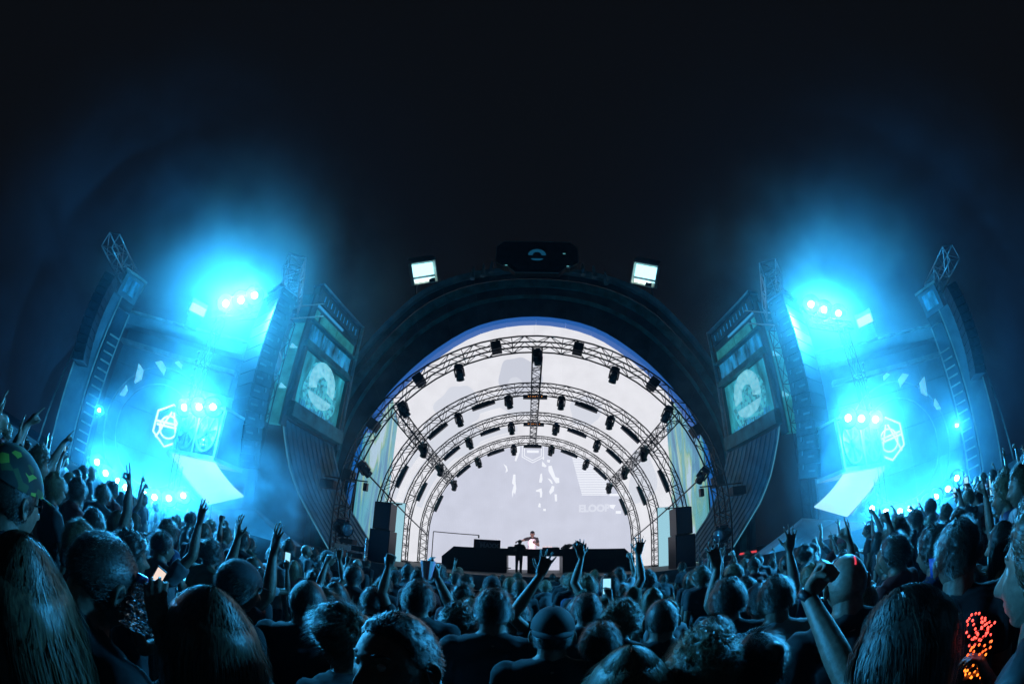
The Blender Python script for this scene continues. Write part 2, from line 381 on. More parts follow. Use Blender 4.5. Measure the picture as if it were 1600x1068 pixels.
# inner screen, under the rear arch
t2=thing('inner_led_screen',(SX,26.5,DZ),'greyer arched led screen behind the booth showing white streaks and a hexagon','led screen')
P=[(-6.3,0)]+[(-6.3*math.cos(math.pi*i/32),1.8+6.25*math.sin(math.pi*i/32)) for i in range(33)]+[(6.3,0)]
b=MB(); b.prism(P,Matrix.Identity(4),.1); b.obj('screen_face',M_SCR2,t2)
def s2(px,py):   # photo-ish coordinate on the inner screen, metres from its centre / deck
    d=AEpx(px,py); k=26.4/d.y; return (d.x*k-SX, d.z*k+EYE-DZ)

streaks=[[(917-0,693),(921,694),(921,712),(917,727),(915,722)]]
def px_poly(pts): return [s2(*p) for p in pts]
Z=lambda x,y:(780+x*.1375,680+y*.1375)     # survey grid of the streak pictures
for k,poly in enumerate([
  [(205,90),(235,110),(236,180),(195,290),(175,285),(200,190)],
  [(48,320),(85,345),(100,400),(70,420),(78,380)],
  [(160,440),(185,440),(185,520),(195,600),(180,670),(165,640),(150,705),(145,640),(165,560),(145,540)],
  [(490,290),(540,345),(520,358),(485,345)],[(470,430),(485,430),(493,500),(480,535),(452,530)],
  [(418,620),(480,595),(490,650),(485,700),(465,700),(462,640),(418,635)],
  [(560,345),(595,340),(640,470),(680,480),(685,535),(645,540),(600,470),(560,400)],
  [(548,480),(590,500),(612,545),(595,545)],[(600,568),(628,575),(620,630),(580,668),(568,635)],
  [(628,665),(655,665),(658,745),(635,745)],[(452,765),(470,770),(472,815),(440,810)],[(545,275),(580,275),(575,305),(545,300)],
  [(500,830),(530,830),(530,855),(500,855)],[(495,240),(512,245),(508,275),(495,270)],[(1255,785),(1325,785),(1300,835),(1265,820)],[(1325,855),(1388,855),(1385,888),(1325,885)],
  [(1255,660),(1500,655),(1500,685),(1255,685)]]):
    pp=px_poly([Z(*p) for p in poly]); b=MB(); b.prism(pp,Matrix.Translation((0,-.066-.001*k,0)),.012); b.obj('image_patch',M_P1,t2)
# striped lighter area right of the streaks
for i in range(26):
    y0=190+i*19; x0=815+i*5; x1=900+min(i*26,330)
    p=px_poly([Z(x0,y0),Z(x1,y0),Z(x1,y0+11),Z(x0,y0+11)]); b=MB(); b.prism(p,Matrix.Translation((0,-.063,0)),.01); b.obj('image_line',M_P1 if i>3 else M_P1,t2)
# hexagon emblem with a bar
def tube_poly(b,pts,r,closed=True): b.path(pts,r,5,closed)
c=s2(*Z(383,180))
b=MB()
for rr in(.78,.62):
    tube_poly(b,[(c[0]+rr*math.sin(R(60*i)),-.07,c[1]+rr*.95*math.cos(R(60*i))) for i in range(6)],.03)
b.box((c[0],-.07,c[1]),(.75,.03,.16)); b.obj('hexagon_emblem',M_P1,t2)
def text(s,size,loc,rot,m,parent,name='lettering',ext=.006,align='CENTER',bold=0.0,matx=None):
    cu=bpy.data.curves.new(name,'FONT'); cu.body=s; cu.size=size; cu.extrude=ext; cu.align_x=align; cu.align_y='CENTER'; cu.offset=bold
    o=bpy.data.objects.new(name,cu); S.collection.objects.link(o)
    dg=bpy.context.evaluated_depsgraph_get(); me=bpy.data.meshes.new_from_object(o.evaluated_get(dg)); bpy.data.objects.remove(o)
    me.materials.clear(); me.materials.append(m)
    n=link(name,me,parent)
    if matx is not None: n.matrix_basis=matx
    else: n.location=loc; n.rotation_euler=rot
    return n
c=s2(*Z(1080,828)); text('ELOOP',.62,(c[0],-.07,c[1]),(R(90),0,0),emis('led_pixels_soft',(.64*LE,.66*LE,.75*LE),1),t2,bold=.03)

# flaring side screens with brushed teal artwork
def streak_mat(name,flip):
    m=bpy.data.materials.new(name); m.use_nodes=True; n=m.node_tree; b=n.nodes['Principled BSDF']; L=n.links
    b.inputs['Base Color'].default_value=(.02,.02,.02,1)
    tc=n.nodes.new('ShaderNodeTexCoord'); mp=n.nodes.new('ShaderNodeMapping'); mp.inputs['Scale'].default_value=(1,.28,.16); mp.inputs['Rotation'].default_value=(R(18*flip),0,0)
    L.new(tc.outputs['Object'],mp.inputs['Vector']); no=n.nodes.new('ShaderNodeTexNoise'); no.inputs['Scale'].default_value=1.1; no.inputs['Detail'].default_value=4; no.inputs['Distortion'].default_value=1.2
    L.new(mp.outputs[0],no.inputs['Vector']); cr=n.nodes.new('ShaderNodeValToRGB'); e=cr.color_ramp.elements
    cols=[(.0,(.01,.07,.16)),(.40,(.03,.22,.42)),(.47,(.10,.42,.55)),(.52,(.10,.36,.34)),(.56,(.28,.50,.32)),(.62,(.42,.62,.78))]
    e[0].position=0;e[0].color=cols[0][1]+(1,); e[1].position=cols[1][0]; e[1].color=cols[1][1]+(1,)
    for p,c in cols[2:]: q=e.new(p); q.color=c+(1,)
    L.new(no.outputs['Fac'],cr.inputs['Fac']); L.new(cr.outputs['Color'],b.inputs['Emission Color']); b.inputs['Emission Strength'].default_value=.8
    return m
for sd in(-1,1):
    ms=streak_mat('side_screen_artwork_%s'%SIDEN[sd],sd)
    t=thing('side_led_screen',side(sd,7.3,16.9,DZ),'tall %s side screen of blurred teal artwork between front arch and white wall'%SIDEN[sd],'led screen','side screens in the stage tunnel')
    A=Vector((0,0,0)); B=Vector((sd*2.0,10.2,0)); nd=5
    for i in range(nd):
        for j in range(4):
            a=A.lerp(B,i/nd); c=A.lerp(B,(i+.997)/nd); zz=j*2.4
            b=MB(); b.add([a+Vector((0,0,zz)),c+Vector((0,0,zz)),c+Vector((0,0,zz+2.39)),a+Vector((0,0,zz+2.39))]+[v+Vector((sd*.1,0,0)) for v in (a+Vector((0,0,zz)),c+Vector((0,0,zz)),c+Vector((0,0,zz+2.39)),a+Vector((0,0,zz+2.39)))],[(0,1,2,3),(7,6,5,4),(0,4,5,1),(1,5,6,2),(2,6,7,3),(3,7,4,0)])
            b.obj('screen_panel',ms,t)
    # bright low return panel beside the rear arch
    t=thing('low_side_screen',side(sd,6.95,20.5,DZ),'bright pale cyan low screen at the %s foot of the third arch'%SIDEN[sd],'led screen','low screens in the stage tunnel')
    b=MB(); b.box((0,0,1.5),(1.5,.1,3.0)); b.obj('screen_face',mat('pale_cyan_screen',(.02,.02,.02),var=0,emit=(.42,.80,.95),es=.75),t)
    b=MB(); b.box((0,.09,1.5),(1.56,.06,3.06)); b.obj('screen_back',M_BLK,t)

# ================= MAIN FACADE =================
IN=[(.45,-.02),(.452,.08),(.45,.17),(.437,.265),(.40,.365),(.348,.445),(.275,.525),(.186,.596),(.10,.632),(0,.645)]
OUT=[(.57,-.02),(.575,.13),(.575,.28),(.555,.42),(.50,.54),(.43,.651),(.346,.752),(.235,.812),(.12,.838),(0,.845)]
def smooth(P,n):
    out=[]
    for i in range(n+1):
        s=i/n*(len(P)-1); k=min(int(s),len(P)-2); f=s-k
        p0=P[max(k-1,0)];p1=P[k];p2=P[k+1];p3=P[k+2] if k+2<len(P) else (-P[k][0],P[k][1])
        out.append(tuple(.5*((2*p1[j])+(-p0[j]+p2[j])*f+(2*p0[j]-5*p1[j]+4*p2[j]-p3[j])*f*f+(-p0[j]+3*p1[j]-3*p2[j]+p3[j])*f**3) for j in(0,1)))
    return out
NS=22
I_=smooth(IN,NS); O_=smooth(OUT,NS)
FY=16.6
fa=thing('stage_facade',(SX,FY,0),'big dark arched stage facade of stepped rings round the glowing tunnel','stage facade')
bands=[('rim_panel',0,.085,1.2,.15,mat('blue_glow_rim',(.01,.015,.03),.6,0,.2,3,emit=(.0,.085,.36),es=1.0)),('dark_panel',.085,.40,.15,-.05,M_TEAL),('step_panel',.40,.47,-.05,-.35,M_GRN),('dark_panel',.47,.62,-.28,-.3,M_TEAL),('verdigris_panel',.62,.76,-.42,-.50,M_GRN),('dark_panel',.76,.92,-.34,-.36,M_TEAL),('cornice_panel',.92,1.0,-.6,-.75,M_WALL)]  # rim panels emit: blue light on the opening put into their material
def fq(k,t_,sg,y):
    x,z=fp(k,t_,sg); s_=(FY+y)/FY; return x*s_,(z-EYE)*s_+EYE
def fp(k,t_,sg):
    a,b_=I_[k],O_[k]; return (sg*(a[0]+(b_[0]-a[0])*t_)*FY,(a[1]+(b_[1]-a[1])*t_)*FY+EYE)
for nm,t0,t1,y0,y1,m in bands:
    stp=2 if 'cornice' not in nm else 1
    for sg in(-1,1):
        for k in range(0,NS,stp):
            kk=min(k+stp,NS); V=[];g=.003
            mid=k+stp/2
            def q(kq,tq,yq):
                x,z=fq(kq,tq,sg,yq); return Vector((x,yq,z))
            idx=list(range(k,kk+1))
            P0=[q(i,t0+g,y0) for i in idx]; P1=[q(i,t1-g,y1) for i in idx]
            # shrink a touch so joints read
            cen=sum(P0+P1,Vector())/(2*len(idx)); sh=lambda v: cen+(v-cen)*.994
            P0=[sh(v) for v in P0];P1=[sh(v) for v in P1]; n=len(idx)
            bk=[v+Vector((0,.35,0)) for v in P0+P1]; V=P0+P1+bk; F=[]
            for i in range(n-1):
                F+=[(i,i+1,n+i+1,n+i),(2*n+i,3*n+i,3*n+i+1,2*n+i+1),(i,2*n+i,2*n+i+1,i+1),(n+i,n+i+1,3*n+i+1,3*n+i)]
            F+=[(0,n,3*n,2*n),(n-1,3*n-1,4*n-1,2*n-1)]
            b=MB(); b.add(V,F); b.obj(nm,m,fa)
# glowing strip added round the opening to wash the rim blue
for sg in(-1,1):
    b=MB(); b.path([Vector((fq(k,.0,sg,1.24)[0],1.24,fq(k,.0,sg,1.24)[1])) for k in range(6,NS+1)],.03,6); b.obj('added_glow_strip',emis('added_blue_strip',(.02,.22,1),BLUESTRIP),fa)
# keystone sign
sg=thing('keystone_sign',(SX,FY-1.1,14.6+EYE-1.9+.0),'dark octagonal crest sign with a small blue eye shape at the crown of the facade','sign')
def el2z(el,D): return EYE+D*math.tan(R(el))
zt,zb=el2z(43.0,15.6),el2z(38.9,15.6)
sg.location.z=(zt+zb)/2; hh=(zt-zb)/2
oct_=[(-1.0,-hh),(1.0,-hh),(1.35,-hh+.35),(1.55,-hh+.35),(1.95,-hh+.65),(1.95,hh-.35),(1.6,hh),(-1.6,hh),(-1.95,hh-.35),(-1.95,-hh+.65),(-1.55,-hh+.35),(-1.35,-hh+.35)]
M_SIGN=mat('sign_iron',(.05,.045,.045),.5,.3,.3,3,bump=.2)
b=MB(); b.prism(oct_,Matrix.Identity(4),.35); b.obj('sign_board',M_SIGN,sg)
b=MB(); b.prism([(x*.9,z*.86) for x,z in oct_],Matrix.Translation((0,-.2,0)),.06); b.obj('raised_panel',M_SIGN,sg)
b=MB(); b.path([(x*1.01,-.19,z*1.01) for x,z in oct_],.018,5,True); b.obj('edge_trim',mat('trim_steel',(.3,.4,.42),.3,.8,0),sg)
M_EYE=emis('eye_blue_glow',(.004,.05,.10),1)
P=[(.42*math.cos(R(a)),.1+.34*math.sin(R(a))) for a in range(-10,191,10)]+[(.2*math.cos(R(a)),.08+.17*math.sin(R(a))) for a in range(190,-11,-10)]
b=MB(); 
n=21; 
b.add([(x,-.245,z) for x,z in P],[(i,i+1,len(P)-2-i,len(P)-1-i) for i in range(n-1)]); b.obj('eye_arc',M_EYE,sg)
b=MB(); b.add([(.3*math.cos(R(a)),-.245,-.16+.13*math.sin(R(a))) for a in range(180,361,15)],[tuple(range(13))]); b.obj('eye_base',M_EYE,sg)
b=MB(); b.box((1.3,-.245,.18),(.12,.01,.03)); b.box((-1.45,-.19,-hh+.42),(.12,.01,.03)); b.box((1.45,-.19,-hh+.42),(.12,.01,.03)); b.obj('small_light',emis('sign_dash',(.12,.45,.5),1),sg)
# finials along the crown
for j,(az,el) in enumerate([(-10.6,40.2),(-8.9,40.7),(-7.5,41.2),(8.4,41.0),(10.3,40.5),(12.2,39.6)]):
    p=AE(az+.5,el-1.6,16.0); t=thing('finial',p,'%s stacked metal finial %s of the crest sign on the crown of the facade'%(['first','second','third'][(2-j) if j<3 else j-3],'left' if j<3 else 'right'),'finial','finials along the crown of the facade')
    b=MB(); b.lathe([(.12,-.25),(.12,0),(.05,.03),(.10,.12),(.05,.18),(.09,.27),(.04,.32),(.06,.4),(.01,.55)],n=10); b.obj('spindle',M_WALL,t)
# white flood boxes on the crown
for sd in(-1,1):
    c=AE(sd*19.0+.5,37.9,16.3)
    t=thing('flood_box',c,'glowing white box floodlight on the %s shoulder of the facade'%SIDEN[sd],'floodlight','box floodlights on the facade',rz=-sd*R(19)); t.rotation_euler=(R(34),sd*R(24),-sd*R(18))
    b=MB()
    w,h=1.2,1.05
    for c_,d_ in(((0,.0,h/2),(w,.5,.04)),((0,0,-h/2),(w,.5,.04)),((-w/2,0,0),(.04,.5,h)),((w/2,0,0),(.04,.5,h))): b.box(c_,d_)
    b.box((0,.28,0),(w,.05,h)); b.obj('housing',M_CREAM,t)
    b=MB(); b.box((0,.2,.08),(w-.06,.03,h-.3)); b.obj('glowing_face',M_LENSW,t)
    b=MB(); b.box((-.08,.0,-.36),(w-.4,.12,.12)); b.obj('tube_lamp',emis('tube_lamp_white',(.8,1,1),3),t)
    b=MB(); b.box((0,.1,-.2),(w-.1,.1,.1)); b.obj('inner_baffle',M_WALL,t)
    b=MB(); b.box((0,-.05,h/2+.16),(w*1.02,.7,.04),Matrix.Rotation(R(18),3,'X')); b.box((.3,-.27,-h/2+.1),(.3,.03,.18)); b.tube((-.4,.1,-h/2),(-.5,.3,-h/2-.5),.04); b.tube((.4,.1,-h/2),(.5,.3,-h/2-.5),.04); b.obj('bracket',M_BLK,t)
    point('flood_light',c+Vector((0,-.35,.0)),(.10,.62,.9),CFLOOD,.3,None,140,(sd*2,3,0),.6)

# ================= WINGS =================
def quadframe(A,B):      # local x along A->B, y = into depth, z up ; returns matrix
    A=Vector(A);B=Vector(B); u=(B-A); L=u.length; u.normalize(); nrm=Vector((-u.y,u.x,0))
    M=Matrix(((u.x,nrm.x,0,A.x),(u.y,nrm.y,0,A.y),(u.z,nrm.z,1,A.z),(0,0,0,1))); return M,L
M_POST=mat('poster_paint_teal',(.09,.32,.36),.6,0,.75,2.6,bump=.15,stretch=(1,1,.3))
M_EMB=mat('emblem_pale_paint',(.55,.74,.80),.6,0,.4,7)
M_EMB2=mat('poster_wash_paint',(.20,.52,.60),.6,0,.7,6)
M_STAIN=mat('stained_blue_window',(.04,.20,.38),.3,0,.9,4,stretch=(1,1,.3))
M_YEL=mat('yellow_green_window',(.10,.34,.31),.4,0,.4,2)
M_SLAT=mat('ramp_slat_paint',(.05,.20,.27),.5,.1,.3,2)
WASHP=emis('poster_blue_glow',(.03,.22,.34),.5)  # emission in place of blue light falling on the poster
def glow(m,col,s):       # blue stage light on the panels put in as tinted emission
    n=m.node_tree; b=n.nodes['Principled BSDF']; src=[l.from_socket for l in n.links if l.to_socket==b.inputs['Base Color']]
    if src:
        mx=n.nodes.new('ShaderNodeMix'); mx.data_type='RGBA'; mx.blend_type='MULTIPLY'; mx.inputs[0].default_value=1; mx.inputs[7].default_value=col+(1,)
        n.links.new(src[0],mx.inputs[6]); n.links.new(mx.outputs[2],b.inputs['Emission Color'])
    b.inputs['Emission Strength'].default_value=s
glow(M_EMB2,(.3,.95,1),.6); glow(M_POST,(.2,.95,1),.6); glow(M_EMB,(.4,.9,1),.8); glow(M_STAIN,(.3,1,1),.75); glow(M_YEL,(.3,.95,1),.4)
for sd in(-1,1):
    N=SIDEN[sd]
    # --- tall window and poster panel ---
    A=side(sd,7.8,15.1,EYE+3.86); B=side(sd,8.4,12.0,EYE+3.86); 
    t=thing('poster_panel',A,'tall %s scenic panel with a pale round emblem poster below stained windows'%N,'scenic panel','scenic poster panels')
    M,L=quadframe(A-A,B-A)
    if sd<0: pass
    dn=-1 if sd>0 else 1      # local y pointing away from the viewer must be outward
    H=5.45
    def pb(name,x0,x1,z0,z1,y0,y1,m):
        b=MB(); ys=sorted((dn*-y0*-1*-1 if False else dn*y0, dn*y1)); V=[M@Vector((x,y,z)) for x in(x0,x1) for y in ys for z in(z0,z1)]
        b.add(V,[(0,1,3,2),(4,6,7,5),(0,4,5,1),(2,3,7,6),(0,2,6,4),(1,5,7,3)]); return b.obj(name,m,t)
    # y>0 local*dn = outward/back ; panel face at y=0, proud pieces negative
    O=1 if (M.to_3x3()@Vector((0,1,0))).x*sd>0 else -1
    dn=O
    pb('back_board',0,L,0,H,.05,.4,M_TEAL)
    zf=lambda f:H*(1-f)
    pb('header_board',.05,L-.05,zf(.125),zf(.01),-.02,.045,mat('dark_header',(.03,.07,.12),.5,0,.4,3))
    for j in range(11):
        x=.25+j*.25; pb('header_mark',x,x+.05,zf(.095)+random.uniform(-.05,.05),zf(.045),-.035,-.021,M_STAIN)
    pb('light_tube',L*.38,L-.1,zf(.165),zf(.150),-.08,-.02,emis('panel_tube_blue',(.03,.25,.5),1.1))
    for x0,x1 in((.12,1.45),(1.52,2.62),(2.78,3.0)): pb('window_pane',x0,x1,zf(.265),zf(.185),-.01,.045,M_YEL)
    pb('cross_beam',0,L,zf(.295),zf(.275),-.14,.045,M_GRN)
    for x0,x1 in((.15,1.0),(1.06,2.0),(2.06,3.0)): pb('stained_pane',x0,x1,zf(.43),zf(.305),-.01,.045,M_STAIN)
    pb('cross_beam',0,L,zf(.485),zf(.44),-.18,.045,M_GRN)
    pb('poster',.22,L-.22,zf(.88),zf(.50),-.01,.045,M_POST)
    pb('sill',0,L,zf(.985),zf(.89),-.3,.045,M_GRN)
    for x0,x1 in((.0,.14),(L-.14,L)): pb('frame_post',x0,x1,zf(.88),zf(.49),-.12,.045,M_TEAL)
    pb('top_rail',-.05,L+.05,zf(0),zf(-.02),-.12,.42,mat('blue_trim',(.12,.3,.42),.4,.3,.2,4))
    b=MB()
    for x in(-.08,): b.tube(M@Vector((x,-dn*.1,-.1)),M@Vector((x,-dn*.1,H+.1)),.07,n=8); b.tube(M@Vector((x-.13,dn*.05,-.1)),M@Vector((x-.13,dn*.05,H+.1)),.04,n=8)
    b.obj('corner_pipe',mat('pipe_blue_grey',(.25,.42,.5),.35,.4,.3,4),t,True)
    # emblem : thick arch and half disc
    cx,cz=L*.5,zf(.655); yy=-dn*.02
    o_=[(cx+.84*math.cos(R(a)),cz+.92*math.sin(R(a))) for a in range(-25,206,11)]; i_=[(cx+.34*math.cos(R(a)),cz-.02+.38*math.sin(R(a))) for a in range(-25,206,11)]
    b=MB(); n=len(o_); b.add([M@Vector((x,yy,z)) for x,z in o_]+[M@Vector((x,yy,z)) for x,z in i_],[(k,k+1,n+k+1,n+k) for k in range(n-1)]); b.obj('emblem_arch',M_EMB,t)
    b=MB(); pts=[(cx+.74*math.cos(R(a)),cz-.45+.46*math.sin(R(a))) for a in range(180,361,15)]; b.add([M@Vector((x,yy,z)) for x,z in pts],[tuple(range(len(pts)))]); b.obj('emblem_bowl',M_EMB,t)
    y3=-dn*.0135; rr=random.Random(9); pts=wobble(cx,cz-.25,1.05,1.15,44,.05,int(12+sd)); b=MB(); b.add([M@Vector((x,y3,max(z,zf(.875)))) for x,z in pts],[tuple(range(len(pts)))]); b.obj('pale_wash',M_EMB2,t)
    b=MB(); rr=random.Random(4)
    for j in range(18):
        x=.4+j*.13; h=rr.uniform(.06,.28); z0=zf(.87); b.add([M@Vector((x,yy,z0)),M@Vector((x+.1,yy,z0)),M@Vector((x+.085,yy,z0+h)),M@Vector((x+.02,yy,z0+h*.9))],[(0,1,2,3)])
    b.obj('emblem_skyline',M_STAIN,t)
    # --- verdigris return column beside it ---
    C=side(sd,8.42,11.95,EYE+3.6); 
    t=thing('scenic_column',C,'%s verdigris column of stacked green panels between poster panel and speaker array'%N,'scenic column','scenic columns')
    zs=[0,1.25,2.6,4.0,4.75,5.3]
    for j in range(5):
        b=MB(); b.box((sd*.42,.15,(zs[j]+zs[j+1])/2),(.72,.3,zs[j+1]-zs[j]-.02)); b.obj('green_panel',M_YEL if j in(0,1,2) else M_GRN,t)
    b=MB(); b.box((sd*.06,.08,2.6),(.1,.4,5.3)); b.obj('pilaster',M_TEAL,t)
    for z in(1.3,2.9): b=MB(); b.prism([(0,0),(.34,.02),(.05,.2)],Matrix.Translation((sd*.2 if sd>0 else -.54,-.02,z)),.05); b.obj('white_shard',M_EMB,t)
    # --- curved slatted skirt ---
    prof=[(34.9,12.0,EYE+3.82),(34.3,12.15,EYE+3.35),(33.5,12.35,EYE+2.8),(32.7,12.65,EYE+2.3),(31.8,13.0,EYE+1.88),(30.8,13.35,EYE+1.45),(29.6,13.7,EYE+1.05),(28.2,14.1,EYE+.55),(27.0,14.4,EYE+.1),(26.0,14.6,EYE-.28)]
    t=thing('curved_skirt',side(sd,7.4,14,EYE),'%s curved ramp of long ribbed slats sweeping down from the poster panel to the deck'%N,'scenic ramp','curved scenic ramps')
    org=t.location; outr=[]; inn=[]
    for az,y,z in prof:
        x=y*math.tan(R(az))*1.0; outr.append(Vector((sd*x-0,y,z))+Vector((SX*.5,0,0))-org); inn.append(Vector((sd*(x-.62-(.35)*(EYE+3.8-z)/4),y+3.0-(12-y)*.35*-1*0,z+.02))+Vector((SX*.5,0,0))-org)
    ns=22
    for j in range(ns):
        f0=j/ns+.002; f1=(j+1)/ns-.002; dz=.03*(j%2)
        V=[]; 
        for a,c in zip(outr,inn):
            V+=[a.lerp(c,f0)+Vector((-sd*dz,0,0)),a.lerp(c,f1)+Vector((-sd*dz,0,0))]
        n=len(V); V+=[v+Vector((sd*.05,0,-.05)) for v in V]; F=[]
        for i in range(0,n-2,2): F+=[(i,i+1,i+3,i+2),(n+i,n+i+2,n+i+3,n+i+1),(i,i+2,n+i+2,n+i),(i+1,n+i+1,n+i+3,i+3)]
        b=MB(); b.add(V,F); b.obj('slat',M_SLAT,t,False)
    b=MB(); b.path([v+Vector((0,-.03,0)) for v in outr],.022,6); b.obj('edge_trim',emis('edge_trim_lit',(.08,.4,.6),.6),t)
    # --- line array ---
    Cx=AE(sd*40.25+.3,0,11.35); 
    t=thing('line_array',(Cx.x,Cx.y,EYE+6.4),'tall curved %s inner line array of stacked loudspeaker cabinets hung from a truss'%N,'loudspeaker array','hung line arrays')
    rz=-sd*R(40)+sd*R(38); nC=14; zz=0;yy=0
    M_ARR=mat('array_grille',(.022,.025,.03),.5,.2,.2,30,bump=.3); M_ARS=mat('array_side_paint',(.035,.038,.045),.5,0,.3,8)
    yaw=sd*R(26)
    for j in range(nC):
        tilt=R(-2+j*1.1); Mr=Matrix.Rotation(yaw,3,'Z')@Matrix.Rotation(tilt,3,'X')
        c=Vector((0,yy,zz-.18)); 
        b=MB(); b.box(c,(1.12,.55,.352),Mr); cb=b.obj('cabinet',M_ARS,t)
        b=MB(); b.box(c+Mr@Vector((0,-.285,0)),(1.08,.02,.335),Mr); b.obj('grille',M_ARR,cb)
        b=MB(); b.box(c+Mr@Vector((-sd*.57,-.12,0)),(.02,.2,.05),Mr); b.box(c+Mr@Vector((-sd*.57,.14,.1)),(.03,.05,.12),Mr); b.obj('rigging_plate',mat('rigging_steel',(.12,.13,.14),.5,.6,.2,9),cb)
        zz-=.362*math.cos(tilt); yy+=.362*math.sin(tilt)*.8
    b=MB(); b.box((0,0,.12),(.8,.7,.1),Matrix.Rotation(yaw,3,'Z')); b.tube((0,.2,.15),(0,.2,1.1),.015); b.tube((0,-.2,.15),(0,-.2,1.1),.015); b.obj('fly_frame',M_ALU,t)
    M_TRL=mat('galvanised_truss',(.5,.53,.55),.35,.8,.15,8)
    f=AE(sd*38.0+.3,30,13.6);f.z=EYE+7.5; nr=AE(sd*40.2+.3,34.4,11.0); nr.z=EYE+7.5
    box_truss('overhead_truss',f,nr,.55,'%s inner box truss jutting out high above the line array'%N,'truss','overhead rigging trusses',.55,M_TRL,r=.035)
    t=thing('tie_pipes',f,'pair of thin pipes tying the %s inner overhead truss to the poster panel'%N,'tie pipes','tie pipes'); e=side(sd,8.3,12.6,EYE+8.9)-f
    b=MB(); b.tube((0,0,0),e,.03); b.obj('pipe',M_ALU,t); b=MB(); b.tube((0,0,-.5),e+Vector((0,0,-.6)),.03); b.obj('pipe',M_ALU,t)
    p=Vector((f.x+sd*.5,f.y+.6,0)); box_truss('support_tower',p,p+Vector((0,0,EYE+7.3)),.5,'%s lattice tower standing behind the inner line array'%N,'tower','lattice support towers',.7,M_TRD,up=Vector((0,1,0)))
    # --- fan box ---
    A=SA(sd,42.9,0,10.6); B=SA(sd,48.9,0,12.5); A.z=B.z=EYE+1.26
    t=thing('fan_box',A,'pale %s scenic box with two big round fans below a row of three lamps'%N,'fan box','scenic fan boxes')
    M,L=quadframe(A-A,B-A); O=1 if (M.to_3x3()@Vector((0,1,0))).y>0 else -1; H=1.22
    def pb2(name,x0,x1,z0,z1,y0,y1,m,par=t):
        b=MB(); V=[M@Vector((x,O*y,z)) for x in(x0,x1) for y in(y0,y1) for z in(z0,z1)]
        b.add(V,[(0,1,3,2),(4,6,7,5),(0,4,5,1),(2,3,7,6),(0,2,6,4),(1,5,7,3)]); return b.obj(name,m,par)
    pb2('cabinet',0,L,0,H,.02,.9,M_WALL); pb2('rim',-.04,L+.04,H,H+.06,-.1,.9,M_CREAM); pb2('rim',-.04,L+.04,-.08,.02,-.1,.9,M_CREAM)
    for x in(0,L-.08,L/2-.04): pb2('rib',x,x+.08,.02,H,-.05,.02,M_CREAM)
    for fx in(L*.27,L*.74):
        fc=M@Vector((fx,-O*.03,H*.5)); RM=Matrix.Translation(fc)@(M.to_3x3().to_4x4())@Matrix.Rotation(R(90),4,'X')
        b=MB(); 
        pts=[(math.cos(R(a)),math.sin(R(a))) for a in range(0,360,15)]
        pb2('fan_plate',fx-.5,fx+.5,.07,H-.07,-.01,.02,M_WALL)
        b=MB(); b.path([fc+M.to_3x3()@Vector((x*.47,0,z*.50)) for x,z in pts],.035,6,True); fr=b.obj('fan',M_CREAM,t)
        b=MB(); b.path([fc+M.to_3x3()@Vector((x*.33,-O*.04,z*.35)) for x,z in pts],.006,4,True); b.path([fc+M.to_3x3()@Vector((x*.2,-O*.04,z*.22)) for x,z in pts],.006,4,True); b.obj('guard',M_ALU,fr)
        for k in range(8):
            a=R(45*k+20); d=Vector((math.cos(a),0,math.sin(a))); e=Vector((-math.sin(a),0,math.cos(a)))
            q=[d*.09+e*.03,d*.44+e*.10,d*.45-e*.03,d*.09-e*.03]; b=MB(); V=[fc+M.to_3x3()@(v+Vector((0,-O*(.02 if i in(1,) else .0),0))) for i,v in enumerate(q)]; V+=[v+M.to_3x3()@Vector((0,O*.02,0)) for v in V]
            b.add(V,[(0,1,2,3),(7,6,5,4),(0,4,5,1),(1,5,6,2),(2,6,7,3),(3,7,4,0)]); b.obj('blade',M_CREAM,fr)
        b=MB(); b.ell(fc+M.to_3x3()@Vector((0,-O*.03,0)),(.12,.06,.12),n=10,m=6); b.obj('hub',M_CREAM,fr,True)
    # ramp below, the floodlight falling on it put in as glow
    t=thing('bright_ramp',A,'white trapezoid ramp, floodlit glow painted in, leaning in below the %s fan box'%N,'ramp','white ramps')
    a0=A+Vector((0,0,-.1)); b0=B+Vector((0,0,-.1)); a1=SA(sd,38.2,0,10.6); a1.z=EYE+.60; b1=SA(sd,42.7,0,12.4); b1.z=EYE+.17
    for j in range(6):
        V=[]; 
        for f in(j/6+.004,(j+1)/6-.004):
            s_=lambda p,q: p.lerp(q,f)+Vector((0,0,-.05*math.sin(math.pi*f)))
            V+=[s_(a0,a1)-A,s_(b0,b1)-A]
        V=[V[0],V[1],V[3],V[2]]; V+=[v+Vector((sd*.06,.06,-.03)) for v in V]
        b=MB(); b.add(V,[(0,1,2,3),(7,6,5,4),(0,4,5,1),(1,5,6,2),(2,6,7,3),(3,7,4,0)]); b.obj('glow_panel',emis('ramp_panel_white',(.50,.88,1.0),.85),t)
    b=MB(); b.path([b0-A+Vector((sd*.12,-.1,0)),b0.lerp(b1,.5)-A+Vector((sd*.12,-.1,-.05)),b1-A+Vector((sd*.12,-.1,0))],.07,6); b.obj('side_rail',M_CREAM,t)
    # faceted wedge pieces on the deck under it
    t=thing('faceted_rock',SA(sd,38.5,0,11.2)+Vector((0,0,1.62-EYE)),'%s dark faceted scenic rock on the wing deck under the white ramp'%N,'scenic rock','faceted scenic rocks')
    V=[Vector((x,y,z)) for x,y,z in[(-1.6*sd,0,0),(1.9*sd,-.4,0),(2.4*sd,1.2,0),(-1.2*sd,1.4,0),(-.2*sd,.4,.62),(1.0*sd,.3,.40),(.4*sd,1.2,.75)]]
    b=MB(); b.add(V,[(0,1,5,4),(1,2,5),(2,6,5),(2,3,6),(3,0,4),(3,4,6),(4,5,6)]); b.obj('facets',M_WALL,t)
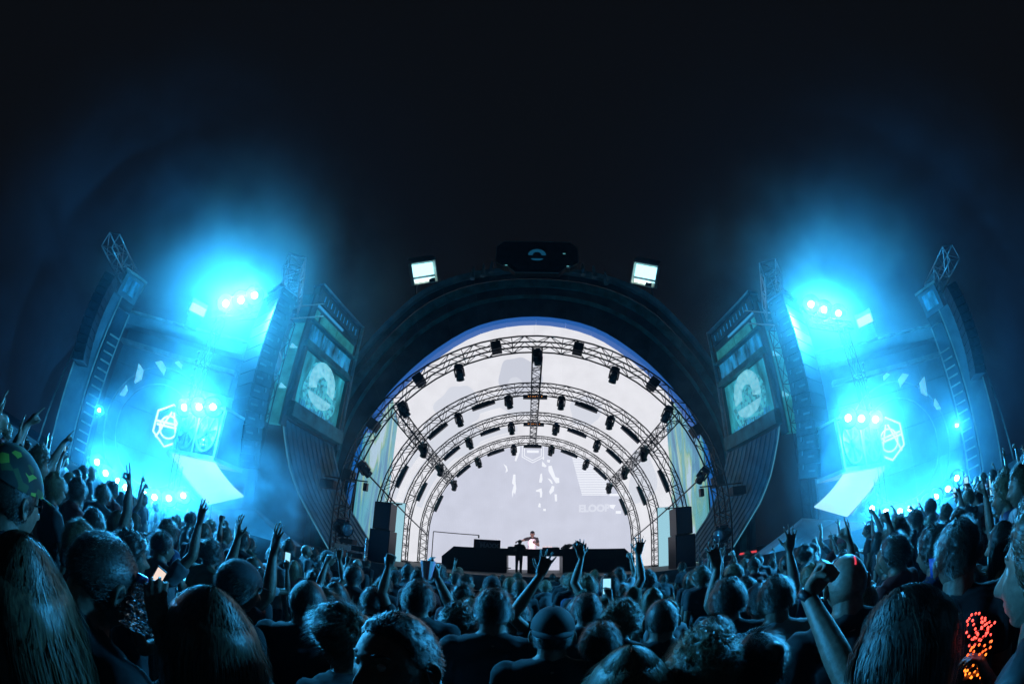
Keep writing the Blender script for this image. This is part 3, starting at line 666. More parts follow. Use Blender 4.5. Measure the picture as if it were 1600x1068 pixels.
    # --- wing back wall with round mural ---
    A=side(sd,8.6,10.75,1.6); B=side(sd,14.6,8.3,1.6)
    t=thing('wing_wall',A,'%s scenic wing wall with a big round ring and heavy top beams'%N,'scenic wall','scenic wing walls')
    M,L=quadframe(A-A,B-A); O=1 if (M.to_3x3()@Vector((0,1,0))).y>0 else -1; H=EYE+5.1-1.6
    for i in range(5):
        for j in range(4): pb2('wall_panel',L*i/5,L*(i+1)/5-.012,H*j/4,H*(j+1)/4-.012,0,.25,M_WALL,t)
    pb2('top_beam',-.2,L+.2,H,H+.42,-.45,.3,M_WALL,t); pb2('cap_rail',-.2,L+.2,H+.42,H+.5,-.55,.3,M_CREAM,t); pb2('lower_beam',1.2,L,H-.65,H-.5,-.25,-.005,M_CREAM,t)
    cc=M.inverted()@(SA(sd,52.3,6.6,15.0)-A); cx,cz=cc.x,cc.z
    for rr_,r_ in((2.35,.035),(1.75,.03)):
        b=MB(); b.path([M@Vector((cx+rr_*math.cos(R(a)),-O*.04,cz+rr_*math.sin(R(a)))) for a in range(0,360,8)],r_,5,True); b.obj('mural_ring',M_CREAM,t)
    for x,z,s_,r0 in((L*.62,H-1.3,.45,20),(L*.8,H-1.9,.5,70),(L*.88,H-2.5,.32,100),(L*.52,H-.9,.25,10)):
        pts=[(0,0),(s_*1.4,s_*.3),(s_*.9,s_*.75),(s_*.2,s_*.6)]; c_,s2_=math.cos(R(r0)),math.sin(R(r0))
        b=MB(); b.add([M@Vector((x+u*c_-v*s2_,-O*.12,z+u*s2_+v*c_)) for u,v in pts]+[M@Vector((x+u*c_-v*s2_,-O*.04,z+u*s2_+v*c_)) for u,v in pts],[(0,1,2,3),(7,6,5,4),(0,4,5,1),(1,5,6,2),(2,6,7,3),(3,7,4,0)]); b.obj('wall_shard',M_EMB,t)
    # --- hexagon logo ---
    c=SA(sd,50.2,8.5,13.4)
    t=thing('hexagon_logo',c,'glowing white hexagon logo with a crossed circled letter A on the %s wing wall'%N,'logo sign','glowing hexagon logos')
    u=(B-A).normalized()*sd; u=Vector((abs(u.x),u.y*(1 if u.x>0 else -1),0)).normalized(); up=Vector((0,0,1))
    pt=lambda x,z: u*x+up*z
    M_NEON=emis('logo_neon_white',(.85,.95,1),1.3)
    b=MB(); b.path([pt(.63*math.sin(R(60*i)),.66*math.cos(R(60*i))) for i in range(6)],.038,5,True); b.obj('hexagon_frame',M_NEON,t)
    b=MB(); b.path([pt(.34*math.sin(R(15*i)),-.06+.34*math.cos(R(15*i))) for i in range(24)],.032,5,True); b.obj('letter_ring',M_NEON,t)
    b=MB(); b.tube(pt(-.40,-.48),pt(-.02,.42),.034); b.tube(pt(.42,-.48),pt(.06,.42),.034); b.obj('letter_leg',M_NEON,t)
    b=MB(); b.tube(pt(-.50,.02),pt(.48,.10),.036); b.tube(pt(-.46,-.08),pt(.50,.0),.034); b.obj('letter_bar',M_NEON,t)
    b=MB(); b.tube(pt(-.3,.5)+Vector((0,.0,0)),pt(-.3,.5)+Vector((0,1.4,0)),.02); b.tube(pt(.3,.5),pt(.3,.5)+Vector((0,1.4,0)),.02); b.obj('bracket',M_ALU,t)
    # --- box flood on the wing beam ---
    c=SA(sd,51.6,23.4,14.4)
    t=thing('flood_box',c,'small glowing box floodlight on the top beam of the %s wing wall'%N,'floodlight','box floodlights on the wings',rz=-sd*R(50))
    b=MB(); b.box((0,.2,0),(.66,.05,.5)); b.box((-.33,0,0),(.03,.4,.5)); b.box((.33,0,0),(.03,.4,.5)); b.box((0,0,.25),(.66,.4,.03)); b.box((0,0,-.25),(.66,.4,.03)); b.obj('housing',M_CREAM,t)
    b=MB(); b.box((0,.16,.06),(.6,.02,.34)); b.box((sd*-.12,.10,-.14),(.3,.06,.12)); b.obj('glowing_face',emis('small_flood_face',(.55,.92,1),1.3),t)
    b=MB(); b.box((0,.1,-.5),(.5,.3,.5)); b.obj('pedestal',M_WALL,t)
    # string of small cleats hanging below
    c=SA(sd,49.2,19.0,14.2)
    t=thing('cleat_chain',c,'thin hanging chain of small bright cleats at the inner end of the %s wing beam'%N,'chain','hanging chains')
    b=MB(); b.tube((0,0,0),(-sd*.35,0,-2.6),.012,n=4); b.obj('cable',M_BLK,t)
    for j in range(9):
        b=MB(); b.box((-sd*.04*j+random.uniform(-.03,.03),0,-.1-.29*j),(.12,.08,.06),Matrix.Rotation(.5*sd,3,'Y')); b.obj('cleat',M_CREAM,t)
    # --- outer tower ---
    c=SA(sd,64.6,0,13.5); c.z=0
    t=thing('outer_tower',c,'slab sided %s outer stage tower with a windowed head and a ladder strip'%N,'tower','outer stage towers',rz=-sd*R(64))
    h=el2z(19.6,13.5)
    b=MB(); b.box((0,.4,h/2),(.62,1.0,h)); b.obj('slab',M_WALL,t)
    b=MB(); b.box((-sd*.34,-.13,h/2),(.05,.06,h)); b.box((sd*.34,-.13,h/2),(.05,.06,h)); b.obj('edge_trim',M_CREAM,t)
    b=MB(); b.box((-sd*.62,.2,h*.58),(.42,.5,h*.74)); b.obj('ladder_shaft',M_TEAL,t)
    for j in range(14):
        b=MB(); b.box((-sd*.66,-.09,h*.3+j*.27),(.36,.06,.05)); b.obj('rung',M_CREAM,t)
    b=MB(); b.box((-sd*.86,-.08,h*.58),(.04,.05,h*.74)); b.obj('shaft_rail',M_CREAM,t)
    b=MB(); b.box((-sd*.5,.3,h+.38),(.75,.9,.8)); b.obj('tower_head',M_WALL,t)
    b=MB(); b.box((-sd*.5,-.17,h+.4),(.5,.05,.5)); b.obj('head_window',M_STAIN,t)
    b=MB(); b.box((-sd*.5,.3,h+.82),(.9,1.05,.08)); b.obj('head_cap',M_CREAM,t)
    b=MB(); b.tube((-sd*1.0,.2,0),(-sd*1.0,.2,h*.3),.025); b.tube((sd*1.0,.4,0),(sd*.5,.4,h*.7),.03); b.obj('prop',M_CREAM,t)
    c=SA(sd,60.4,6.2,13.3); lamp(c,'blinding blue lamp at the foot of the ladder strip on the %s outer tower'%N,LW*.18,sd,'lamps on the outer towers')
    # outer array + truss
    Cx=AE(sd*66.0+.3,0,12.7)
    t=thing('line_array',(Cx.x,Cx.y,el2z(21,12.7)),'slim %s outer line array hanging beyond the outer tower'%N,'loudspeaker array','hung line arrays')
    zz=0;yy=0; yaw=sd*R(50)
    for j in range(11):
        tilt=R(-4+j*1.8); Mr=Matrix.Rotation(yaw,3,'Z')@Matrix.Rotation(tilt,3,'X'); cc=Vector((0,yy,zz-.12)); 
        b=MB(); b.box(cc,(.55,.4,.215),Mr); cb=b.obj('cabinet',M_ARS,t); b=MB(); b.box(cc+Mr@Vector((0,-.21,0)),(.52,.02,.19),Mr); b.obj('grille',M_ARR,cb)
        zz-=.24*math.cos(tilt); yy+=.24*math.sin(tilt)*.9
    f=SA(sd,63.4,22.3,14.2); f.z=EYE+5.8; nr=SA(sd,69.0,24.4,12.8); nr.z=EYE+5.8
    box_truss('overhead_truss',f,nr,.5,'%s outer box truss jutting from the top of the outer tower'%N,'truss','overhead rigging trusses',.5,M_TRL,r=.03)
    # --- lamps ---
    for j,(az,el,D) in enumerate([(48,25.7,12.5),(46,26.9,11.8),(44.3,28.2,11.45)]):
        lamp(SA(sd,az,el,D),'blinding blue white lamp, %s of three on the high %s lamp bar'%(['outermost','middle','innermost'][j],N),LW*1.5,sd,'high wing lamps',scale=2.0,cone=146)
    p,q=SA(sd,49,25,12.9),SA(sd,43.4,28,11.4); p.z=q.z=EYE+5.6; box_truss('lamp_bar',p,q,.25,'thin %s truss bar carrying the three high lamps'%N,'truss','lamp bars',.4,M_TRD,r=.016)
    pz=SA(sd,47.8,0,12.3); pz.z=1.6; box_truss('lamp_mast',pz,Vector((pz.x,pz.y,EYE+5.4)),.22,'thin %s lattice mast holding up the high lamp bar'%N,'mast','lamp masts',.5,M_TRD,up=Vector((0,1,0)),r=.014)
    for j,(az,el,D) in enumerate([(48.8,10.8,12.1),(46.8,11.6,11.4),(44.9,12.3,10.8)]):
        lamp(SA(sd,az,el+.6,D),'blinding lamp, %s of three on top of the %s fan box'%(['outer','middle','inner'][j],N),LW*.7,sd,'lamps on the fan boxes',scale=1.8)
    WH=['first','second','third','fourth','fifth','sixth','seventh','eighth']
    for j,(az,el,D) in enumerate([(59.0,.2,12),(57.5,-.6,11.8),(55.6,-.9,11.6),(54.4,-1.2,11.4),(51.7,-1.0,11.6),(50.2,-.9,11.4),(48.2,-.3,11.6),(46.3,.7,11.8)]):
        lamp(SA(sd,az,el,D),'low deck lamp behind the crowd, %s from the outside in the %s wing row'%(WH[j],N),LW*.3,sd,'low lamps on the wing decks',scale=1.6)
# red strip lights on the right wing edge
for az0,az1,l in((28.2,30.4,'longer red strip light on the edge of the right wing deck near the skirt foot'),(36.3,37.6,'short red strip light on the right wing deck edge farther out')):
    p=AE(az0,-.9,13.2);q=AE(az1,-.75,12.9); p.z=q.z=1.70; t=thing('red_strip_light',p,l,'strip light','red strip lights'); b=MB(); b.tube((0,0,0),q-p,.035); b.obj('tube',emis('red_strip',(1,.06,.05),.7),t); b=MB(); b.box((q-p)/2+Vector((0,.05,-.04)),((q-p).length,.06,.05),Matrix.Rotation(math.atan2((q-p).y,(q-p).x),3,'Z')); b.obj('holder',M_BLK,t)

# ================= SIDE PA STACKS =================
for sd in(-1,1):
    t=thing('speaker_stack',side(sd,5.05,14.2,DZ),'two tier black loudspeaker stack before the %s foot of the second arch'%SIDEN[sd],'loudspeaker','speaker stacks beside the booth')
    for j,(w,d,h,z) in enumerate([(.72,.8,1.15,0),(.60,.7,.95,1.17)]):
        b=MB(); b.box((0,0,z+h/2),(w,d,h)); cb=b.obj('cabinet',M_BLK,t)
        b=MB(); b.box((0,-d/2-.012,z+h/2),(w-.08,.02,h-.08)); b.obj('grille',mat('stack_grille',(.02,.03,.045),.4,.3,.3,40),cb)
    b=MB(); b.box((.15*-sd,-.1,2.15),(.9,.06,.03)); b.tube((-sd*.4,0,2.12),(-sd*.6,-.1,2.16),.02); b.obj('top_bar',M_BLK,t)

# ================= BOOTH =================
BY=17.0
def px2(px,py,y=BY):
    d=AEpx(px,py); k=y/d.y; return d.x*k,d.z*k+EYE
def sil(name,pts,y,dep,m,label,cat,group=None):
    P=[px2(*p,y=y) for p in pts]; x0=sum(p[0] for p in P)/len(P); t=thing(name,(x0,y,DZ),label,cat,group)
    b=MB(); b.prism([(x-x0,z-DZ) for x,z in P],Matrix.Translation((0,dep/2,0)),dep); b.obj('body',m,t); return t,x0
t,x0=sil('booth_riser',[(690,868),(709,852.6),(792,856),(792,900),(690,900)],BY,1.6,M_BLK,'left half of the black DJ booth, chamfered riser block','booth riser','booth risers')
b=MB(); b.box((0,-.02,.2),(3.2,.03,.04)); b.obj('trim',M_TRD,t)
t,x0=sil('booth_riser',[(879,856),(976,856),(991.5,870.5),(991.5,903),(879,903)],BY,1.6,M_BLK,'right half of the black DJ booth, chamfered riser block','booth riser','booth risers')
b=MB(); b.box((-.4,-.02,.35),(1.6,.03,.5)); b.obj('recess_panel',M_TRD,t)
x0,zt=px2(790,856); x1,zb=px2(881,868)
t=thing('dj_table',((x0+x1)/2,BY,DZ),'dark DJ table spanning the gap between the two booth risers, on a narrow pedestal','table'); w=x1-x0
b=MB(); b.box((0,.45,(zt+zb)/2-DZ),(w,.9,zt-zb)); b.obj('table_top',M_BLK,t)
xp,_=px2(835,880); b=MB(); b.box((xp-(x0+x1)/2,.4,(zb-DZ)/2),(.52,.6,zb-DZ)); b.obj('pedestal',mat('dark_red_crate',(.05,.025,.022),.6,0,.3,8),t)
for j in range(4): b=MB(); b.box((xp-(x0+x1)/2,.09,.12+j*.17),(.4,.02,.06)); b.obj('pedestal_slat',mat('crate_slat',(.12,.05,.04),.6,0,.2,8),t)
for l,px,w_,lab in(('media_player',800,.34,'flat dark media player at the left end of the DJ table'),('dj_mixer',856,.4,'DJ mixer with glowing pinkish controls right of the DJ'),('media_player',868,.34,'flat dark media player at the right end of the DJ table')):
    x,_=px2(px,855); t=thing(l,(x,BY+.3,zt),lab,'dj player' if 'player' in l else 'dj mixer'); b=MB(); b.box((0,0,.04),(w_,.38,.08)); b.obj('chassis',M_BLK,t); b=MB(); b.lathe([(.12,.08),(.12,.10),(.001,.1)] if 'player' in l else [(.03,.08),(.03,.11),(.001,.11)],n=14); b.obj('jog_wheel' if 'player' in l else 'knob',M_ALU,t)
    if l=='dj_mixer':
        for j in range(6): b=MB(); b.box((-.15+j*.06,-.15,.1),(.03,.05,.03)); b.obj('lit_key',emis('mixer_glow',(1,.6,.55),1.2),t)
# maxx sign box
x0,z1=px2(740,841);x1,z0=px2(781,857)
t=thing('name_sign',((x0+x1)/2,BY+.2,z0),'dark maroon sign box with faint MAXX lettering on top of the left booth riser','sign'); w=x1-x0;h=z1-z0
b=MB(); b.box((0,0,h/2),(w,.15,h)); b.obj('board',mat('maroon_board',(.06,.02,.03),.5,0,.2,5),t)
M_LET=mat('dull_lettering',(.25,.2,.22),.5,0,0)
text('MAXX',.26,(.1,-.085,h*.3),(R(90),0,0),M_LET,t,bold=.012); text('RAW',.12,(-.18,-.085,h*.65),(R(90),0,0),M_LET,t)
# thin boom frame
xa,za=px2(676,872);xb,zb2=px2(676,830);xc,zc2=px2(749,836)
t=thing('boom_stand',(xa,BY-.2,DZ),'thin black goal-shaped boom stand left of the booth','boom stand')
b=MB(); b.tube((0,0,0),(0,0,zb2-DZ),.02); b.obj('upright',M_BLK,t); b=MB(); b.tube((0,0,zb2-DZ),(xc-xa,0,zc2-DZ),.018); b.tube((xc-xa,0,zc2-DZ),(xc-xa,0,zc2-DZ-.12),.03); b.obj('boom',M_BLK,t); b=MB(); b.lathe([(.25,0),(.25,.03),(.03,.05)],n=12); b.obj('foot',M_BLK,t)
# tilted monitor wedge and small gear heap on the right riser
x,z=px2(905,856); t=thing('wedge_monitor',(x,BY+.5,z),'tilted black stage monitor wedge on the right booth riser','monitor speaker'); b=MB(); b.prism([(-.22,-.02),(.3,-.02),(.3,.14),(-.05,.34),(-.2,.2)],Matrix.Identity(4),.5); b.obj('cabinet',M_BLK,t); b=MB(); b.box((.32,0,.12),(.03,.3,.2)); b.obj('handle',M_TRD,t)
x,z=px2(888,856); t=thing('cable_bundle',(x,BY+.4,z-.01),'lumpy coil of black cable left of the monitor wedge on the right booth riser','cable'); b=MB()
for j in range(5): b.path([(.16*math.cos(u)+j*.04-.1,.16*math.sin(u),.03+.035*j+.02*math.sin(3*u)) for u in [2*math.pi*k/16 for k in range(16)]],.02,5,True)
b.obj('coil',M_BLK,t,True)
# phone, stood in for by a small cyan screen at the stage
x,z=px2(709,899,12.4); t=thing('lit_phone',(x,12.35,z-.1),'small glowing cyan phone screen at the stage front left of the booth','screen'); b=MB(); b.box((0,0,.08),(.24,.06,.2)); b.obj('case',M_BLK,t); b=MB(); b.box((0,-.035,.08),(.2,.01,.16)); b.obj('screen_face',emis('cyan_small_screen',(.1,.6,.7),.8),t)

# ================= SMOKE PUFFS =================
def smoke(c,r,dens,label,seed_,col=(.5,.86,1)):
    b=MB(); b.ell(c,(r[0],r[1],r[2]),n=24,m=14)
    m=bpy.data.materials.new('smoke'); m.use_nodes=True; n=m.node_tree; n.nodes.remove(n.nodes['Principled BSDF']); L=n.links
    tc=n.nodes.new('ShaderNodeTexCoord'); mp=n.nodes.new('ShaderNodeMapping'); mp.inputs['Location'].default_value=tuple(-k for k in c); mp.vector_type='POINT'
    L.new(tc.outputs['Object'],mp.inputs['Vector'])
    dv=n.nodes.new('ShaderNodeVectorMath'); dv.operation='DIVIDE'; dv.inputs[1].default_value=r; L.new(mp.outputs[0],dv.inputs[0])
    ln=n.nodes.new('ShaderNodeVectorMath'); ln.operation='LENGTH'; L.new(dv.outputs[0],ln.inputs[0])
    fo=n.nodes.new('ShaderNodeMapRange'); fo.interpolation_type='SMOOTHSTEP'; fo.inputs['From Min'].default_value=.1; fo.inputs['From Max'].default_value=1; fo.inputs['To Min'].default_value=1; fo.inputs['To Max'].default_value=0; L.new(ln.outputs['Value'],fo.inputs['Value'])
    no=n.nodes.new('ShaderNodeTexNoise'); no.noise_dimensions='4D'; no.inputs['W'].default_value=seed_; no.inputs['Scale'].default_value=1.6/max(r)*2.6; no.inputs['Detail'].default_value=5; no.inputs['Distortion'].default_value=.7; L.new(tc.outputs['Object'],no.inputs['Vector'])
    r2=n.nodes.new('ShaderNodeMapRange'); r2.inputs['From Min'].default_value=.38; r2.inputs['From Max'].default_value=.62; L.new(no.outputs['Fac'],r2.inputs['Value'])
    mu=n.nodes.new('ShaderNodeMath'); mu.operation='MULTIPLY'; L.new(fo.outputs[0],mu.inputs[0]); L.new(r2.outputs[0],mu.inputs[1])
    m2=n.nodes.new('ShaderNodeMath'); m2.operation='MULTIPLY'; m2.inputs[1].default_value=dens; L.new(mu.outputs[0],m2.inputs[0])
    v=n.nodes.new('ShaderNodeVolumePrincipled'); v.inputs['Color'].default_value=col+(1,); v.inputs['Anisotropy'].default_value=.6; L.new(m2.outputs[0],v.inputs['Density']); L.new(v.outputs[0],n.nodes['Material Output'].inputs['Volume'])
    o=b.obj('smoke',m,None,True); o['kind']='stuff'; o['label']=label; return o
for sd in(-1,1):
    smoke((SX+sd*11.2,9.6,6.6),(8.6,6.8,11.0),SMK,'big bank of blue-lit smoke hanging over the %s wing'%SIDEN[sd],3.1*sd+8,(.8,1,.97))
    smoke((SX+sd*14.2,6.6,7.0),(9.5,8.6,13.5),SMK*.38,'thin outer smoke drifting past the %s outer tower'%SIDEN[sd],9.3*sd+40,(.45,.72,1))
    smoke((SX+sd*9.6,8.2,2.8),(5.2,4.2,3.3),SMK*2.0,'low smoke drifting over the %s wing deck'%SIDEN[sd],6.3*sd+20)
smoke(tuple(AE(-35.5,3.6,10.6)),(2.3,1.6,1.7),1.1,'thick curling puff of smoke before the left curved ramp',2.2)

# ================= PEOPLE =================
def PXD(px,py,D):
    v=AEpx(px,py); k=D/math.hypot(v.x,v.y); return Vector((v.x*k,v.y*k,EYE+v.z*k))
M_SKIN=mat('skin',(.17,.105,.078),.48,0,.22,60,bump=.5,spec=.45); M_SKIN2=mat('skin_tan',(.13,.078,.055),.48,0,.22,60,bump=.5)
M_GLINT=mat('hair_light_strand',(.07,.05,.035),.45,0,0,spec=.6)
M_HDARK=mat('dark_hair',(.022,.016,.012),.42,0,.75,160,bump=.35,spec=.45,stretch=(1,1,.06)); M_HBRN=mat('brown_hair',(.06,.035,.02),.42,0,.75,160,bump=.35,spec=.45,stretch=(1,1,.06)); M_HBLD=mat('blond_hair',(.13,.09,.05),.42,0,.75,160,bump=.35,spec=.45,stretch=(1,1,.06))
M_TR=mat('dark_trousers',(.03,.032,.04),.85,0,.3,12); M_SHOE=mat('trainers',(.12,.12,.12),.6,0,.2,12)
SHIRT={'black':mat('black_tee',(.018,.018,.02),.85,0,.3,9),'charcoal':mat('charcoal_tee',(.028,.03,.034),.85,0,.3,9),'navy':mat('navy_tee',(.03,.04,.09),.85,0,.3,9),
 'grey':mat('grey_tee',(.07,.07,.075),.85,0,.2,9),'white':mat('white_tee',(.24,.24,.25),.8,0,.1,9),'olive':mat('olive_tee',(.07,.08,.05),.85,0,.3,9),'red':mat('dark_red_tee',(.14,.02,.02),.85,0,.3,9)}
DG=None
def ev(mb,voxel,smooth=3):
    me=mb.mesh('tmp',[]); o=bpy.data.objects.new('tmp',me); S.collection.objects.link(o)
    m=o.modifiers.new('r','REMESH'); m.mode='VOXEL'; m.voxel_size=voxel; m.use_smooth_shade=True
    if smooth: s=o.modifiers.new('s','SMOOTH'); s.factor=.5; s.iterations=smooth
    d=o.modifiers.new('d','DECIMATE'); d.ratio=.28 if voxel<.02 else .5
    dg=bpy.context.evaluated_depsgraph_get(); out=bpy.data.meshes.new_from_object(o.evaluated_get(dg)); bpy.data.objects.remove(o); bpy.data.meshes.remove(me)
    return out
def ss(a,b,x): t=max(0,min(1,(x-a)/(b-a))); return t*t*(3-2*t)
def head_pt(d,face=1.0):
    dx,dy,dz=d; x=.0785*dx*(1+.05*(1-dz*dz)*(1 if dz>0 else .4)); y=.095*dy*(1.07 if dy<0 else 1); z=.115*dz
    if z<-.015:
        t=min(1,(-z-.015)/.104); x*=1-.33*t**1.7
        y=y*(1-.5*t) if dy<0 else y*(1-.10*t)+.014*t
    if z>.03: x*=1-.04*ss(.03,.1,z)
    if dy>0 and face:
        ax=abs(x); w=ss(.0,.35,dy)
        tip=ss(.018,-.032,z)*(1-ss(-.036,-.046,-(-z)) if z>-.036 else 1-ss(.036,.048,-z))
        sg=.0085+.0075*ss(.0,-.03,z)
        y+=w*(.030*tip*math.exp(-(x/sg)**2)
          -.012*math.exp(-((ax-.031)/.017)**2-((z-.012)/.013)**2)
          +.006*math.exp(-((z-.031)/.009)**2)*math.exp(-(x/.05)**2)
          +.005*math.exp(-((ax-.043)/.016)**2-((z+.018)/.017)**2)
          +.008*math.exp(-(x/.023)**2)*(math.exp(-((z+.056)/.005)**2)+.9*math.exp(-((z+.069)/.0065)**2))
          -.004*math.exp(-((z+.082)/.007)**2-(x/.03)**2)
          +.009*math.exp(-(x/.024)**2-((z+.100)/.014)**2))
    return Vector((x,y,z))
def sdir(u,v): return (math.sin(v)*math.sin(u),math.sin(v)*math.cos(u),math.cos(v))
def head_mb(b,Hm,nu,nv):
    V=[];F=[]
    for j in range(nv+1):
        v=math.pi*(.0001+.9998*j/nv)
        for i in range(nu): V.append(Hm@head_pt(sdir(2*math.pi*i/nu,v)))
    for j in range(nv):
        for i in range(nu): a,c=j*nu+i,j*nu+(i+1)%nu; F.append((a,a+nu,c+nu,c))
    b.add(V,F)
    for s_ in(-1,1):
        Mr=Hm.to_3x3()@Matrix.Rotation(s_*R(26),3,'Z')@Matrix.Rotation(R(-8),3,'X')
        V=[];F=[];na=16 if nu>40 else 10; pr=[(.001,.002),(.45,.002),(.68,.008),(.86,.011),(1.0,.006),(.8,-.006),(.4,-.009)]
        for r_,x_ in pr:
            for i in range(na):
                u=2*math.pi*i/na; zz=.031*r_*math.sin(u); yy=.019*r_*math.cos(u)*(1 if zz>0 else .78); V.append(Hm@Vector((s_*.084,-.010,-.004))+Mr@Vector((s_*x_,yy,zz)))
        for j in range(len(pr)-1):
            for i in range(na): a,c=j*na+i,j*na+(i+1)%na; F.append((a,c,c+na,a+na))
        b.add(V,F)
        if 0:
            pts=[Hm@(Vector((s_*.090,-.010,-.002))+Vector((s_*-.002,.014*math.cos(t)*-1,.024*math.sin(t)))) for t in [R(a) for a in range(-80,160,25)]]
            b.path(pts,.0032,6)
HSTY={'receding':(.010,.003,1),'buzz':(.004,.0,0),'short':(.012,.006,0),'quiff':(.022,.009,0),'fade':(.016,.005,1),'curly':(.038,.016,0),'long':(.022,.0015,0),'bob':(.024,.0015,0),'tied':(.012,.003,0)}
def hairline(d,sty):
    dx,dy,dz=d; f=ss(-.3,.95,dy)
    hl=-.42+.97*f
    if sty=='fade': hl=-.12+.62*f
    if sty=='receding': hl=-.15+.98*f
    if sty in('long','bob','tied'): hl=-.5+1.0*f
    if abs(dx)>.8 and dy>-.2 and sty not in('fade','long','bob'): hl-=.12
    return dz-hl
def hair_mb(b,Hm,sty,nu,nv,seed_=0,length=.38):
    T,N,fd=HSTY[sty]; V=[];F=[];mk=[]
    for j in range(nv+1):
        v=math.pi*(.0001+.9998*j/nv)
        for i in range(nu):
            d=sdir(2*math.pi*i/nu,v); m=hairline(d,sty); p=head_pt(d,0); n=Vector((d[0]/.075,d[1]/.094,d[2]/.119)).normalized()
            th=T*ss(-.02,.28,m)
            if fd: th*=.25+.75*ss(.15,.75,d[2])
            if sty=='quiff': th*=1+.9*ss(.2,1,d[1])*ss(.3,.9,d[2])
            if sty in('long','bob'): th*=(1+.45*(1-abs(d[2])))*(1-.55*ss(.4,1,d[2]))
            q=p+n*(.0015+th)
            if N:
                s_=60 if sty=='curly' else 26
                k=noise.noise(Vector(d)*(7 if sty=='curly' else 4)+Vector((seed_,0,0)))+.6*noise.noise(Vector((d[0]*16,d[1]*16,d[2]*(16 if sty=='curly' else 5)))+Vector((0,seed_,0)))
                q+=n*N*k*ss(0,.2,m)*1.6
            V.append(Hm@q); mk.append(m>-.03)
    for j in range(nv):
        for i in range(nu):
            a,c=j*nu+i,j*nu+(i+1)%nu; f=(a,a+nu,c+nu,c)
            if all(mk[k] for k in f): F.append(f)
    b.add(V,F)
    if sty in('long','bob'):
        L=length if sty=='long' else .17; na,nr=(150 if nu>40 else 24),(18 if nu>40 else 10); V=[];F=[]
        for j in range(nr+1):
            t=j/nr; z=.05-t*(L+.05)
            for i in range(na+1):
                ph=-R(128)+R(256)*i/na
                rx=.098+.012*math.sin(math.pi*min(1,t*1.4))+.012*t; ry=.112-.012*t+.01*math.sin(math.pi*t)
                if t>.35: ry+=-.0
                g=.005*noise.noise(Vector((ph*7,seed_,t*1.0)))+.006*noise.noise(Vector((ph*26,seed_+3,t*1.2)))
                wv=.006*math.sin(t*9+ph*3+seed_)
                V.append(Hm@Vector((math.sin(ph)*(rx+g+wv*t),-math.cos(ph)*(ry+g),z+.03*t*noise.noise(Vector((ph*6,seed_,5))))))
        for j in range(nr):
            for i in range(na): a=j*(na+1)+i; F.append((a,a+na+1,a+na+2,a+1))
        b.add(V,F)
    if sty=='tied': b.ell(Hm@Vector((0,-.105,.06)),(.04,.04,.045),Hm.to_3x3(),12,8)
def strands(b,Hm,sty,n,seed_,length=.38):
    rr=random.Random(seed_); T,N,fd=HSTY[sty]
    for _ in range(n):
        while True:
            v=math.acos(rr.uniform(-.7,1)); u=rr.uniform(0,2*math.pi); d=sdir(u,v); m=hairline(d,sty)
            if m>0: break
        p=head_pt(d,0); nn=Vector((d[0]/.075,d[1]/.094,d[2]/.119)).normalized()
        th=T*ss(-.02,.28,m)*((.25+.75*ss(.15,.75,d[2])) if fd else 1)
        if sty in('long','bob'):
            L=length if sty=='long' else .17
            ph=math.atan2(d[0],-d[1]); ph=max(-R(125),min(R(125),ph)); pts=[p+nn*(th+.003)]
            z0=pts[0].z; k=8; jr=rr.uniform(-.002,.013) if rr.random()<.9 else rr.uniform(.012,.035); dph=rr.uniform(-.12,.12); ln=L*rr.uniform(.75,1.08)
            for j in range(1,k+1):
                t=j/k; z=z0+(-ln-z0)*t; tt=max(0,(.05-z)/(L+.05)); f=ss(0,.3,t)
                rx=.099+.012*math.sin(math.pi*min(1,tt*1.4))+.012*tt+jr; ry=.113-.012*tt+.01*math.sin(math.pi*min(1,tt))+jr
                if z>.05: 
                    dd=Vector((math.sin(ph)*math.sin(math.acos(min(1,z/.14))),-math.cos(ph)*math.sin(math.acos(min(1,z/.14))),z/.14)); q=Vector((dd.x*.1,dd.y*.118,z))
                else: q=Vector((math.sin(ph+dph*t)*rx,-math.cos(ph+dph*t)*ry,z))
                pts.append(pts[0].lerp(q,f) if z>.02 else q)
            w=.0013 if n>3000 else .002
        else:
            ln=(.015 if sty in('buzz','receding') else .036 if sty in('short','fade') else .055)*rr.uniform(.6,1.2)
            tg=Vector((rr.uniform(-.4,.4),-.7 if sty!='quiff' else .5,-.35)); tg=(tg-nn*tg.dot(nn)); 
            if sty=='curly': tg=Vector((rr.uniform(-1,1),rr.uniform(-1,1),rr.uniform(-1,.4))); tg=tg-nn*tg.dot(nn)
            tg.normalize(); q0=p+nn*(th*.7); pts=[q0]
            for j in range(1,4): t=j/3; pts.append(q0+nn*ln*.72*t*(1-.3*t)+tg*ln*t*t+Vector((rr.uniform(-1,1),rr.uniform(-1,1),rr.uniform(-1,1)))*.002)
            w=.0011 if n>2900 else .0018
        sd_=nn.cross(Vector((0,0,1))+nn*.01).normalized()*w; V=[];F=[]
        for j,q in enumerate(pts):
            ww=sd_*(1-.75*j/(len(pts)-1)); V+=[Hm@(q-ww),Hm@(q+ww)]
        F=[(2*j,2*j+1,2*j+3,2*j+2) for j in range(len(pts)-1)]; b.m=1 if rr.random()<.16 else 0; b.add(V,F); b.m=0
